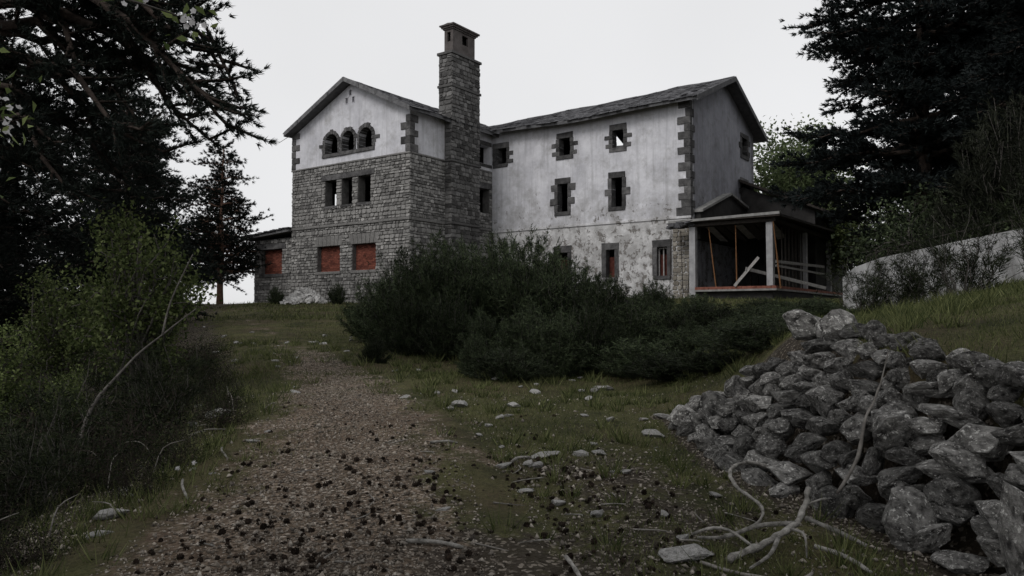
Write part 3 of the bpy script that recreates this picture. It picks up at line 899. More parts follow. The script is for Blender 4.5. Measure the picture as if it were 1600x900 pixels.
cst += lay_courses(lambda a, z, d: (CU0 + d, a, z), CV0, CV1, 10.9, 14.2, [], .05, .25, (.2, .5))
join_stones(cst, 'stone_facing', M['masonry_dark'], shaft)
for z0, z1, pr in ((4.37, 4.52, .11), (7.97, 8.09, .09), (12.30, 12.45, .08), (14.20, 14.36, .10)):
    MB().box((CU0 - pr if z0 > 11 else TU1, CV0 - pr, z0), (CU1 + pr, CV1 + pr, z1), .01).build('chimney_ledge', M['masonry_dark'], shaft, bevel=.02)
# rendered smoke head with openings and a moulded cap
SU0, SU1, SV0, SV1 = CU0 + .16, CU1 - .16, CV0 + .28, CV1 - .28
strip_wall(face_v(SV0), SU0, SU1, 14.36, 15.75, [(SU0 + .22, SU1 - .18, 15.05, 15.6)], .14).build('smoke_head', M['stack'], shaft)
strip_wall(face_u(SU1), SV0 + .14, SV1, 14.36, 15.75, [(SV0 + .85, SV0 + 1.4, 15.05, 15.6)], .14).build('smoke_head', M['stack'], shaft)
MB().box((SU0, SV1 - .14, 14.36), (SU1 - .14, SV1, 15.75)).build('smoke_head', M['stack'], shaft)
MB().box((SU0, SV0 + .14, 14.36), (SU0 + .12, SV1 - .14, 15.75)).build('smoke_head', M['stack'], shaft)
for i, (pr, z0, z1) in enumerate(((.06, 15.752, 15.83), (.14, 15.832, 15.93), (.22, 15.932, 16.02))):
    MB().box((SU0 - pr, SV0 - pr, z0), (SU1 + pr, SV1 + pr, z1), .006).build('chimney_cap', M['stack'], shaft)
MB().prism([(SU0 - .15, SV0 - .15, 16.022), (SU1 + .15, SV0 - .15, 16.022), ((SU0 + SU1) / 2, SV0 - .1, 16.12)], (0, SV1 - SV0 + .3, 0)).build('chimney_cap', M['stack'], shaft)

# --- roof scar / little gable on the end wall and the rear annex
MB().prism([(.002, .6, 3.2), (.002, 9.6, 3.2), (.002, 9.6, 5.35), (.002, 5.0, 6.05), (.002, .6, 4.65)], (.32, 0, 0)).build('lean_to_gable', M['interior'], house)
for a, b in (((.45, 4.62), (5.0, 6.08)), ((9.75, 5.36), (5.0, 6.08))):
    MB().prism([(.0, a[0], a[1]), (.0, b[0], b[1]), (.0, b[0], b[1] + .13), (.0, a[0], a[1] + .13)], (.5, 0, 0)).build('lean_to_verge', M['slab'], house)
annex = empty('rear_annex', h2w(0, 8, 0), HRZ)
tag(annex, 'dark low annex with sloping roof behind the veranda, right of the house', 'annex')
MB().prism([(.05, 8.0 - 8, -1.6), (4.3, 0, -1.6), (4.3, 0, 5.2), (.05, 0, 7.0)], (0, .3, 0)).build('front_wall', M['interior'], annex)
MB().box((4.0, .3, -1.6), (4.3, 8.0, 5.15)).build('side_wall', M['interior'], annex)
MB().prism([(.04, -.5, 7.25), (5.0, -.5, 5.05), (5.0, -.5, 5.2), (.04, -.5, 7.42)], (0, 9.0, 0)).build('roof', M['timber_dark'], annex)

# --- ruined veranda
ver = empty('veranda', h2w(0, 0, 0), HRZ)
tag(ver, 'ruined open veranda with pale posts and flat roof beside the end wall', 'veranda')
V0 = -1.05
MB().box((.68, V0 - .2, .36), (4.75, 13.5, .45)).build('floor_slab', M['slab'], ver)
for i in range(17):
    u = .70 + i * .2375
    MB().box((u, V0 - .17, .452), (u + .225, V0 + .15, .585), .008).build('terracotta_tile', M['terracotta'], ver)
for i in range(44):
    v = V0 + .17 + i * .31
    MB().box((4.42, v, .452), (4.72, v + .295, .585), .008).build('terracotta_tile', M['terracotta'], ver)
MB().box((.75, V0 + .2, .452), (4.38, 12.5, .55)).build('floor_screed', M['interior'], ver)
MB().box((.4, V0 + .1, -1.7), (4.5, 12.5, .358)).build('plinth', M['interior'], ver)
for u, v in ((.34, V0), (4.22, V0), (4.22, 5.0), (4.22, 10.5)):
    MB().box((u, v, -.2 if u < 1 else .587), (u + .32, v + .32, 3.66), .012).build('post', M['column'], ver, bevel=.02)
MB().box((-.3, V0 - .05, 3.66), (4.7, V0 + .4, 3.86)).build('beam', M['timber_dark'], ver)
MB().box((4.2, V0 + .42, 3.66), (4.62, 12.0, 3.86)).build('beam', M['timber_dark'], ver)
for i in range(9):
    v = V0 + .9 + i * 1.35
    MB().box((.1, v, 3.68), (4.18, v + .12, 3.86)).build('rafter', M['timber_dark'], ver)
MB().prism([(.06, V0 - .35, 3.862), (4.98, V0 - .35, 3.862), (4.98, V0 - .35, 3.98), (.06, V0 - .35, 3.98)], (0, 12.5, .25)).build('roof_slab', M['timber_dark'], ver)
MB().prism([(-.62, V0 - .38, 3.87), (4.98, V0 - .38, 3.95), (4.98, V0 - .38, 4.08), (-.62, V0 - .38, 3.99)], (0, .28, .03)).build('roof_fascia', M['slab'], ver)
for i in range(14):
    u = -.75 + random.random() * 1.3
    MB().box((u, V0 - .5 + random.random() * .5, 3.6 + random.random() * .3), (u + random.uniform(.2, .5), V0 + random.random() * .4, 3.72 + random.random() * .3), .04).build('broken_slate', M['slate'], ver)
for i in range(7):
    u = 1.0 + i * .5
    MB().prism([(u, V0 + .6, 3.65), (u + .42, V0 + .6, 3.64), (u + .44, V0 + 2.6, 3.25 - random.random() * .25), (u + .04, V0 + 2.6, 3.25 - random.random() * .25)], (0, 0, .03)).build('sagging_sheet', M['slab'] if i % 3 == 0 else M['timber_dark'], ver)
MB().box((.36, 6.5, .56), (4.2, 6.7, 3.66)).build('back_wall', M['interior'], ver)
for i in range(8):
    u = 1.0 + i * .42
    MB().box((u, 6.35, .56), (u + .08, 6.49, 3.66), .01).build('stud', M['timber_dark'], ver)
for i in range(7):
    v = .6 + i * .62
    MB().box((4.45, v, .59), (4.52, v + .07, 3.65), .01).build('mullion', M['timber_dark'], ver)
VG = 'rusty props under the veranda roof'
for a, b, r_, lab in (((1.62, V0 + .3, .586), (1.28, V0 + .25, 3.65), .035, 'rusty prop leaning left of the middle of the veranda opening'),
                      ((2.72, V0 + .2, .586), (2.68, V0 + .2, 3.65), .035, 'upright orange rusty prop in the middle of the veranda opening'),
                      ((4.86, V0 + .1, .46), (4.60, V0 - .1, 3.65), .04, 'orange rusty prop leaning against the right veranda post')):
    t = empty('steel_prop', h2w(*a), HRZ); tag(t, lab, 'prop', VG)
    d = Vector(b) - Vector(a)
    MB().tube([(0, 0, 0), tuple(d * .55)], [r_, r_], 7).build('outer_tube', M['rust'], t)
    MB().tube([tuple(d * .551), tuple(d * .995)], [r_ * .75, r_ * .75], 7).build('inner_tube', M['rust'], t)
    MB().box((-.07, -.07, 0), (.07, .07, .012)).build('base_plate', M['rust'], t)
for a, b, wd, lab in (((2.75, V0 - .25, .60), (3.95, V0 - .28, 1.95), .07, 'short pale board propped diagonally left of the veranda post'),
                      ((3.35, V0 - .34, 1.42), (6.0, V0 + 4.0, .55), .08, 'long pale plank sloping down to the right across the veranda'),
                      ((4.62, V0 + .2, 1.75), (4.66, V0 + 9.5, 1.98), .07, 'upper pale rail nailed along the veranda side'),
                      ((4.62, V0 + .2, 1.55), (4.66, V0 + 9.5, 1.55), .05, 'lower pale rail nailed along the veranda side')):
    d = Vector(b) - Vector(a); up = Vector((0, 0, 1)); s = d.cross(up).normalized(); w = s.cross(d).normalized()
    p = [(s * sx * .018 + w * sw * wd) for sx, sw in ((-1, -1), (1, -1), (1, 1), (-1, 1))]
    t = MB().prism([tuple(q) for q in p], tuple(d)).build('timber_plank', M['timber_pale'], None)
    t.location = h2w(*a); t.rotation_euler = (0, 0, HRZ)
    tag(t, lab, 'plank', 'loose planks on the veranda')
for a, b, lab in (((-1.12, -.18, -.2), (-1.02, -.14, 3.7), 'thin dark rod against the wall beside the ground-floor window'),
                  ((-.22, -.5, -.2), (-.42, -.3, 3.6), 'thin dark rod leaning in front of the exposed rubble wall'),
                  ((.05, -.6, -.2), (.22, -.6, 2.6), 'short thin dark rod next to the left veranda post')):
    t = MB().tube([(0, 0, 0), tuple(Vector(b) - Vector(a))], [.022, .018], 6).build('iron_rod', M['dark_metal'], None)
    t.location = h2w(*a); t.rotation_euler = (0, 0, HRZ)
    tag(t, lab, 'rod', 'iron rods by the veranda')
# ------------------------------------------------------------------ rocks
def rock_mesh(name, seed, sub=3, flat=.7, planes=9, rough=.05):
    rn = random.Random(seed)
    bm = bmesh.new(); bmesh.ops.create_icosphere(bm, subdivisions=sub, radius=1.0)
    pl = []
    for _ in range(planes):
        n = Vector((rn.gauss(0, 1), rn.gauss(0, 1), rn.gauss(0, 1) * .8)).normalized()
        pl.append((n, rn.uniform(.48, .72)))
    ph = [rn.uniform(0, 40) for _ in range(3)]
    for v in bm.verts:
        for _ in range(2):
            for n, d in pl:
                k = v.co.dot(n) - d
                if k > 0: v.co -= n * k
        c = v.co
        q = float(vnoise(c.x * 2 + ph[0], c.y * 2 + c.z * 1.3 + ph[1], .55)) + .5 * float(vnoise(c.z * 3 + ph[2], c.x * 3 - c.y, .35)) + .35 * float(vnoise(c.x * 3 + c.z * 2 + ph[1], c.y * 3 + c.z + ph[0], .16))
        v.co = c * (1 + rough * q)
        v.co.z *= flat
    me = bpy.data.meshes.new(name); bm.to_mesh(me); bm.free()
    me.polygons.foreach_set('use_smooth', [False] * len(me.polygons))
    return me
ROCKS = [rock_mesh('stone', 100 + i, 4, random.uniform(.85, 1.0), random.randint(12, 18), .045) for i in range(14)]
for r_ in ROCKS: r_.materials.append(M['fieldstone'])
PROCK = [rock_mesh('rock', 200 + i, 3, random.uniform(.45, .7), random.randint(7, 11), .08) for i in range(6)]
for r_ in PROCK: r_.materials.append(M['pale_rock'])

# ------------------------------------------------------------------ dry stone wall
WB = np.array([(4.3, 1.6), (3.45, 2.6), (2.80, 3.6), (2.42, 4.4), (2.18, 5.26), (1.90, 6.3), (1.78, 7.3), (1.80, 8.4)])
WT = np.array([(4.9, 1.6), (4.0, 2.6), (3.38, 3.6), (3.06, 4.5), (2.98, 5.4), (2.88, 6.4), (2.82, 7.4), (2.75, 8.3)])
sl = np.concatenate([[0], np.cumsum(np.hypot(*np.diff(WB, axis=0).T))]); SL = sl[-1]
def wall_pt(s, t):
    b = [np.interp(s, sl, WB[:, i]) for i in (0, 1)]; e = [np.interp(s, sl, WT[:, i]) for i in (0, 1)]
    x = b[0] + (e[0] - b[0]) * t; y = b[1] + (e[1] - b[1]) * t
    z0 = tz(b[0] - .15, b[1]); zt = float(np.interp(e[1], [0, 4.6, 6, 7.5, 10], [1.12, 1.24, 1.42, 1.52, 1.6])) + .02
    return x, y, z0 + (zt - z0) * t
stone_wall = empty('dry_stone_wall', (wall_pt(SL * .5, 0)[0], wall_pt(SL * .5, 0)[1], tz(2.2, 5.2)))
tag(stone_wall, 'tumbledown dry stone retaining wall of lichened rocks below the grassy bank', 'wall')
bpy.context.view_layer.update()
WO = Vector(stone_wall.location)
def wall_stone(s, t, sx, sy, sz, rz=None, tilt=.25, me=None, off=0):
    x, y, z = wall_pt(min(max(s, 0), SL), t)
    ang = math.atan2(*(wall_pt(min(s + .2, SL), t)[i] - wall_pt(max(s - .2, 0), t)[i] for i in (1, 0)))
    o = link('stone', me or random.choice(ROCKS), stone_wall)
    o.location = Vector((x - off, y, z)) - WO
    o.rotation_euler = (random.gauss(0, tilt), random.gauss(0, tilt), ang + (random.gauss(0, .35) if rz is None else rz))
    o.scale = (sx, sy, sz)
    return o
tmax = lambda s: 1.0 - .82 * float(smooth01(SL - 2.1, SL, s))
random.seed(77); t = .02; nst = 0
while t < 1.02:
    s = random.uniform(1.2, 1.4); row = random.uniform(.088, .108)
    while s < SL:
        w = random.choice([.07, .09, .11, .13, .16, .2, .24]) * random.uniform(.85, 1.15) * (1.2 if s < 4 else .95)
        if t <= tmax(s) + .04 and nst < 300:
            tall = random.random() < .13
            wall_stone(s + w, t + random.uniform(-.012, .012) + (.03 if tall else 0), w * 1.12, random.uniform(.12, .2), (.155 if tall else .105) * random.uniform(.85, 1.15), off=random.uniform(-.06, .06), tilt=.16)
            nst += 1
        s += w * 1.95
    t += row
# small packing stones
for i in range(30):
    s = random.uniform(1.8, SL); t = random.uniform(0, 1)
    if t > tmax(s): continue
    k = random.uniform(.05, .10)
    wall_stone(s, t, k * 1.3, k, k, off=random.uniform(.0, .10), tilt=.6); nst += 1
# large stones that stand out
for s, t, a, b, c, o_ in ((2.55, .78, .42, .26, .25, .06), (3.0, .28, .17, .15, .38, .1), (2.55, .10, .26, .22, .42, .12), (SL - 1.35, .98, .34, .24, .2, .05), (SL - 1.75, 1.0, .24, .22, .22, .02), (4.1, .55, .24, .2, .22, .1), (3.6, .15, .25, .2, .2, .12), (SL - .25, .12, .24, .2, .2, .1), (SL - .9, .25, .27, .22, .24, .12)):
    wall_stone(s, t, a, b, c, off=o_, tilt=.18)

# ------------------------------------------------------------------ loose rocks
RK = [(-0.62, 9.35, .105, 'pale angular rock lying alone in grass right of the track'), (0.02, 9.4, .085, 'pale upright rock in grass below the broom bushes'),
      (0.30, 10.6, .08, 'small pale rock at the foot of the lowest broom bush'), (1.36, 11.3, .13, 'pale flat rock on the grass slope under the bushes'),
      (0.29, 6.75, .085, 'long pale rock, left one of the small stone cluster'), (0.60, 6.85, .07, 'rounded pale rock in the middle of the small stone cluster'),
      (0.78, 6.9, .065, 'rounded pale rock, right one of the small stone cluster'), (0.77, 7.3, .038, 'tiny white stone above the small stone cluster'),
      (0.10, 5.75, .055, 'flat pale stone on dark litter right of the track'), (1.0, 4.45, .13, 'big pale rock beside the dead branches at lower right'),
      (1.05, 4.75, .05, 'small pale stone behind the big rock by the dead branches'), (-3.45, 9.0, .13, 'grey rock at the grassy left edge of the track'),
      (-2.72, 5.25, .085, 'long pale rock among dark plants at lower left'), (-2.55, 4.80, .06, 'pale rounded rock in front of the long rock at lower left'),
      (-3.0, 5.95, .08, 'small pale rock among the dark plants on the left bank'), (1.43, 7.9, .12, 'flat dark grey rock in the grass left of the stone wall'),
      (1.72, 8.7, .09, 'greyish rock at the far foot of the stone wall'), (-0.25, 8.1, .05, 'little white stone in the grass right of the track'),
      (-0.32, 7.6, .04, 'small rounded white pebble at the right edge of the track'), (1.0, 11.0, .07, 'pale stone left of the flat rock under the bushes')]
for i, (x, y, s, lab) in enumerate(RK):
    o = link('rock', PROCK[i % 6])
    o.location = (x, y, tz(x, y) + s * .22); o.scale = (s * random.uniform(1.2, 1.5), s, s * .85)
    if 'long' in lab: o.scale = (s * 1.7, s * .85, s * .9)
    o.rotation_euler = (random.uniform(-.2, .2), random.uniform(-.2, .2), random.uniform(0, 6) if 'long' not in lab else .35)
    tag(o, lab, 'rock', 'loose rocks on the slope')
SMALL = rock_mesh('rock', 311, 2, .6, 8, .08); SMALL.materials.append(M['pale_rock'])
cnt = 0
while cnt < 95:
    y = random.uniform(5, 26); x = random.uniform(-.62 * y, .35 * y)
    if float(trail_f(x, y)) > .6 and random.random() < .7: continue
    if x > np.interp(y, SY, SX0) - .4 or x < path_x(y) - path_w(y) - 1.2: continue
    s = random.uniform(.015, .04) * (1 + y / 14)
    o = link('rock', SMALL); o.location = (x, y, tz(x, y) + s * .3); o.scale = (s * random.uniform(1, 1.7), s, s)
    o.rotation_euler = (random.uniform(-.3, .3), random.uniform(-.3, .3), random.uniform(0, 6))
    tag(o, 'small pale stone scattered in the grass', 'stone', 'small pale stones scattered over the turf')
    cnt += 1
# gravel: uncountable
def scatter_chunks(name, xs, ys, sizes, mat, lift=.3):
    base = np.array([(1, 0, 0), (-.6, .8, 0), (-.6, -.8, 0), (0, 0, .8), (0, .1, -.6)]); tri = np.array([(0, 1, 3), (1, 2, 3), (2, 0, 3), (1, 0, 4), (2, 1, 4), (0, 2, 4)])
    n = len(xs); th = RNG.uniform(0, 6.3, n); sc = RNG.uniform(.6, 1.4, (n, 3))
    b = base[None] * sc[:, None] + RNG.normal(0, .15, (n, 5, 3))
    c, s = np.cos(th)[:, None], np.sin(th)[:, None]
    v = np.stack([b[..., 0] * c - b[..., 1] * s, b[..., 0] * s + b[..., 1] * c, b[..., 2]], -1) * sizes[:, None, None]
    v += np.stack([xs, ys, terr(xs, ys) + .022 * (trail_f(xs, ys) > .3) + sizes * lift], -1)[:, None]
    f = (tri[None] + (np.arange(n) * 5)[:, None, None]).reshape(-1, 3)
    return link(name, np_mesh(name, v.reshape(-1, 3), f), mat=mat)
n = 26000
ys = 3.2 + 14 * RNG.random(n) ** 2.0; xs = path_x(ys) + RNG.normal(0, .75, n) * path_w(ys)
k = RNG.random(n) < trail_f(xs, ys) * 1.1 + .05; xs, ys = xs[k], ys[k]; n = len(xs)
tag(scatter_chunks('gravel', xs, ys, RNG.gamma(2.0, .0024, n) + .0025 + ys * .0003, M['gravel']), 'loose gravel and grit strewn over the track', 'gravel', kind='stuff')
n = 34000
ys = RNG.uniform(3.0, 10.5, n); xs = RNG.uniform(-3.6, 2.7, n); k = RNG.random(n) < litter_f(xs, ys) * 1.0 + .13
xs, ys = xs[k], ys[k]
o = scatter_chunks('litter', xs, ys, RNG.gamma(1.6, .0034, len(xs)) + .0025, M['litter'])
tag(o, 'dry needles, bark flakes and leaf litter on the ground', 'litter', kind='stuff')

# heap of pale rubble by the house
hp = MB(); hx, hy = -11.5, 42.6
for i in range(420):
    a = random.uniform(0, 6.3); q = random.random() ** .6
    x = 1.25 * q * math.cos(a); y = .8 * q * math.sin(a); z = .85 * (1 - q) ** .8 + random.uniform(-.05, .05)
    s = random.uniform(.05, .12)
    hp.box((x - s, y - s * .8, z - s * .6), (x + s, y + s * .8, z + s * .6), s * .5)
o = hp.build('rubble_heap', M['white_rubble']); o.location = (hx, hy, tz(hx, hy) + .02)
tag(o, 'heap of pale stone rubble against the base of the stone wing', 'rubble heap')

# ------------------------------------------------------------------ concrete wall with railing
CW = [(9.05, 21.0, 2.68), (9.02, 20.2, 2.90), (9.12, 19.0, 3.06), (9.25, 17.8, 3.12), (9.45, 16.2, 3.20), (9.68, 14.5, 3.28), (9.95, 12.5, 3.34), (10.3, 9.5, 3.40)]
cw = MB()
N = []
for i, (x, y, z) in enumerate(CW):
    a = CW[max(i - 1, 0)]; b = CW[min(i + 1, len(CW) - 1)]
    d = Vector((b[0] - a[0], b[1] - a[1], 0)).normalized(); nn = Vector((-d.y, d.x, 0)); N.append(nn)
for i in range(len(CW) - 1):
    p = []
    for j in (i, i + 1):
        x, y, z = CW[j]; q = N[j] * .34
        p.append([(x, y, .9), (x + q.x, y + q.y, .9), (x + q.x, y + q.y, z), (x, y, z)])
    n0 = len(cw.v); cw.v += p[0] + p[1]
    for k in range(4):
        k2 = (k + 1) % 4; cw.f.append((n0 + k, n0 + k2, n0 + 4 + k2, n0 + 4 + k))
    if i == 0: cw.f.append((n0, n0 + 1, n0 + 2, n0 + 3))
cwe = empty('concrete_wall', (9.05, 21.0, 1.8)); tag(cwe, 'pale streaked concrete retaining wall with curved top right of the veranda', 'wall')
for i, v in enumerate(cw.v): cw.v[i] = (v[0] - 9.05, v[1] - 21.0, v[2] - 1.8)
cw.build('wall_face', M['concrete'], cwe)
for i in range(19):
    y = 20.0 - i * .5; x = np.interp(-y, [-c[1] for c in CW], [c[0] for c in CW]) + .2; z = np.interp(-y, [-c[1] for c in CW], [c[2] for c in CW])
    if i % 5 in (3,): continue
    h = .26 + random.uniform(-.05, .12)
    MB().tube([(x - 9.05, y - 21, z - 1.82), (x - 9.05 + random.uniform(-.03, .03), y - 21, z - 1.8 + h)], [.014, .012], 5).build('railing_post', M['dark_metal'], cwe)
rl = []
for i in range(20):
    y = 20.0 - i * .5; rl.append((np.interp(-y, [-c[1] for c in CW], [c[0] for c in CW]) + .2 - 9.05, y - 21, np.interp(-y, [-c[1] for c in CW], [c[2] for c in CW]) - 1.8 + .24))
MB().tube(rl, [.011] * 20, 5).build('rail', M['dark_metal'], cwe)

# ------------------------------------------------------------------ foliage generators (numpy)
def unit(a): return a / np.maximum(np.linalg.norm(a, axis=-1, keepdims=True), 1e-9)
def needles(pos, dr, n, length, width, spread=.9, up=0.0):
    m = len(pos)
    d = unit(dr[:, None] * 1.0 + RNG.normal(0, spread, (m, n, 3)) * .75 + np.array([0, 0, up]))
    L = length * RNG.uniform(.6, 1.15, (m, n, 1))
    b = pos[:, None] + RNG.normal(0, length * .12, (m, n, 3))
    side = unit(np.cross(d, RNG.normal(0, 1, (m, n, 3)))) * width * .5
    v = np.stack([b - side, b + side, b + d * L], 2).reshape(-1, 3)
    return v, np.arange(len(v)).reshape(-1, 3)
def leaves(pos, size, aspect=.55, upb=.5, drn=None):
    m = len(pos)
    d = unit(RNG.normal(0, 1, (m, 3)) + (drn if drn is not None else 0)); nrm = unit(RNG.normal(0, 1, (m, 3)) + np.array([0, 0, upb]))
    side = unit(np.cross(d, nrm)); L = size * RNG.uniform(.6, 1.3, (m, 1))
    fold = unit(np.cross(side, d)) * L * .12
    v = np.stack([pos, pos + d * L * .45 + side * L * aspect * .5 + fold, pos + d * L, pos + d * L * .45 - side * L * aspect * .5 + fold], 1).reshape(-1, 3)
    return v, np.arange(len(v)).reshape(-1, 4)

def limb_curve(start, tip, arch, k=8, wig=.03):
    s, e = np.array(start, float), np.array(tip, float); L = np.linalg.norm(e - s)
    t = np.linspace(0, 1, k)[:, None]
    p = s + (e - s) * t; p[:, 2] += (np.sin(np.pi * t) * arch * L)[:, 0]
    p[1:-1] += RNG.normal(0, wig * L, (k - 2, 3))
    return p, L
def conifer(seed, H, r0, limbs, tuft, nn, nwid, dens, lean=(0, 0), arch=.08, sub=.34, step=.10, flat=.35, trunk_top=1.0, l2min=.15):
    """limbs: list of (height, tip xyz relative to the base). returns wood MB, needle verts, faces"""
    global RNG
    keep = RNG; RNG = np.random.default_rng(seed); random.seed(seed)
    wood = MB(); k = 12
    tp_ = [(lean[0] * (i / (k - 1)) ** 1.3 * H + random.uniform(-.02, .02) * H * .3, lean[1] * (i / (k - 1)) ** 1.3 * H, H * i / (k - 1) * trunk_top - (.3 if i == 0 else 0)) for i in range(k)]
    wood.tube(tp_, [r0 * (1.25 if i == 0 else 1) * (1 - .88 * i / (k - 1)) for i in range(k)], 9)
    ta = np.array(tp_)
    P, D = [], []
    for h, tip in limbs:
        st_ = np.array([np.interp(h, ta[:, 2], ta[:, i]) for i in (0, 1)] + [h])
        c, L = limb_curve(st_, tip, arch * random.uniform(.4, 1.6))
        rr = min(.028 * L ** .9 + .012, r0 * .55)
        wood.tube(c, [rr * (1 - .85 * i / 7) for i in range(8)], 5, False)
        n2 = int(L * dens) + 2
        for q in np.linspace(.18, 1.0, n2):
            p0 = np.array([np.interp(q * 7, range(8), c[:, i]) for i in range(3)])
            i0 = min(int(q * 7), 6); dd = c[i0 + 1] - c[i0]; dd = dd / max(np.linalg.norm(dd), 1e-6)
            a = random.choice((-1, 1)) * random.uniform(.45, 1.25) * (1 - .7 * (q > .97))
            d2 = np.array([dd[0] * math.cos(a) - dd[1] * math.sin(a), dd[0] * math.sin(a) + dd[1] * math.cos(a), dd[2] * .5 + random.gauss(0.03, flat)])
            d2 /= np.linalg.norm(d2)
            l2 = (L * sub * (1.2 - .75 * q) + l2min) * random.uniform(.6, 1.2)
            m = max(3, int(l2 / step))
            f = np.linspace(.18, 1, m)
            bend = np.zeros((m, 3)); bend[:, 2] = f ** 2 * l2 * random.uniform(-.12, .22)
            pts = p0 + d2 * (f * l2)[:, None] + bend
            if l2 > .35: wood.tube([p0, pts[m // 2], pts[-1]], [rr * .28, rr * .18, .004], 3, False)
            P.append(pts); D.append(np.repeat(d2[None] + np.array([0, 0, .25]), m, 0))
            lat = pts + RNG.normal(0, step * 1.1, (m, 3)) * np.array([1, 1, .6])
            P.append(lat); D.append(unit(lat - p0 + np.array([0, 0, .1]) * l2))
    P = np.concatenate(P); D = unit(np.concatenate(D))
    v, f = needles(P, D, nn, tuft, nwid, spread=.62, up=.10)
    RNG = keep
    return wood, v, f

def put_tree(name, wood, v, f, loc, label, cat, group, barkm, leafm, rz=0, sc=1, crown='crown'):
    t = empty(name, loc, rz); t.scale = (sc,) * 3
    tag(t, label, cat, group)
    w = wood if isinstance(wood, bpy.types.Mesh) else None
    if w is None:
        o = wood.build('trunk', barkm, t, smooth=True); w = o.data
    else: o = link('trunk', w, t)
    c = link(crown, f if isinstance(f, bpy.types.Mesh) else np_mesh(crown, v, f), t, leafm)
    return t, w, c.data

# --- left: big foreground pine whose limbs reach over the view
BX, BY = -8.1, 11.2; bz = tz(BX, BY)
def rel(px, pyy, d): return ((px - 800) / 1200 * d - BX, d - BY, EYE + (495 - pyy) / 1200 * d - bz)
T1 = [(7.6, rel(410, 125, 10.6)), (6.8, rel(398, 190, 11.0)), (8.6, rel(345, 70, 10.2)), (9.3, rel(330, 15, 11.0)), (6.4, rel(370, 215, 11.6)), (7.2, rel(385, 160, 9.9)), (9.6, rel(300, -30, 10.0)),
      (6.0, rel(300, 235, 11.0)), (5.4, rel(240, 280, 11.5)), (5.0, rel(180, 300, 10.2)), (5.8, rel(270, 200, 9.6)), (6.3, rel(330, 150, 12.2)), (4.6, rel(120, 300, 11.0)), (5.2, rel(200, 240, 12.3)),
      (8.8, rel(280, 60, 12.5)), (8.0, rel(240, 130, 12.4)), (7.4, rel(330, 110, 11.2)), (6.9, rel(250, 170, 10.6)), (10.2, rel(260, -80, 11.5)), (7.9, rel(300, 40, 11.8)), (4.3, rel(60, 280, 10.5)), (4.9, rel(90, 220, 10.0)), (3.9, rel(40, 330, 11.5)), (5.6, rel(150, 215, 11.2))]
for i in range(20):
    a = random.uniform(0, 6.28); h = random.uniform(8.2, 13.2); L = random.uniform(2.0, 4.2) * (1 - .5 * max(0, h - 8) / 6)
    T1.append((h, (L * math.cos(a), L * math.sin(a), h + random.uniform(-1.4, .4))))
w_, v_, f_ = conifer(21, 13.8, .25, [(h, (t[0] - .45 * (t[0] > 2.6), t[1], t[2])) for h, t in T1], .10, 15, .0175, 6.4, lean=(.03, -.01), arch=.10, sub=.26, step=.078, l2min=.12)
put_tree('pine_tree', w_, v_, f_, (BX, BY, bz), 'large dark pine at the left edge, limbs arching over the view', 'pine tree', None, M['bark'], M['pine_needle'])

def round_limbs(rn, H, h0, n, L0, drop, top_pow=.8, bias=None):
    out_ = []
    for i in range(n):
        h = h0 + (H - h0) * (i + rn.random()) / n
        a = i * 2.4 + rn.uniform(-.5, .5)
        L = L0 * (1 - ((h - h0) / (H - h0)) ** 1.3) ** top_pow * rn.uniform(.65, 1.15) + .4
        out_.append((h, (L * math.cos(a), L * math.sin(a), h + rn.uniform(-drop, drop * .5) * L)))
    return out_
# --- pines behind on the left (two shared kinds)
rn = random.Random(5)
pA = conifer(31, 15.5, .26, round_limbs(rn, 15.5, 1.6, 62, 4.6, .28), .24, 14, .044, 4.0, arch=.06, sub=.34, step=.20, l2min=.35)
pB = conifer(32, 10.5, .2, round_limbs(rn, 10.5, 2.0, 40, 3.0, .2), .22, 13, .046, 4.4, arch=.06, sub=.36, step=.19, l2min=.35)
PINES = [('A', -15.2, 20.5, .62, 'tall dark pine behind the foreground pine, second from the left edge'), ('A', -13.4, 26.5, .58, 'dark bushy pine left of the low annex, behind the green shrub'),
         ('A', -20.5, 27.0, .72, 'tall dark pine deep in the left wood'), ('A', -18.5, 36.0, .80, 'dark pine at the edge of the left wood behind the grass crest'),
         ('B', -18.6, 49.0, .98, 'pine with reddish trunk standing just left of the low annex'), ('B', -22.5, 46.0, 1.1, 'slender pine beyond the grass crest, left of the reddish-trunked pine'),
         ('A', -26.0, 40.0, .9, 'far dark pine closing the wood at the left'), ('B', -21.0, 55.0, .9, 'small far pine seen between trunks left of the annex'), ('A', -11.8, 16.2, .62, 'low dense pine just behind the green shrub at left')]
shared = {}
for k, x, y, s, lab in PINES:
    src = pA if k == 'A' else pB
    z = tz(x, y)
    if k in shared: put_tree('pine_tree', shared[k][0], None, shared[k][1], (x, y, z - .05), lab, 'pine tree', 'pines of the left wood', None, None, rz=x * 1.7, sc=s)
    else:
        t, w, c = put_tree('pine_tree', *src, (x, y, z - .05), lab, 'pine tree', 'pines of the left wood', M['bark'] if k == 'A' else M['bark_red'], M['pine_needle'], rz=x * 1.7, sc=s); shared[k] = (w, c)
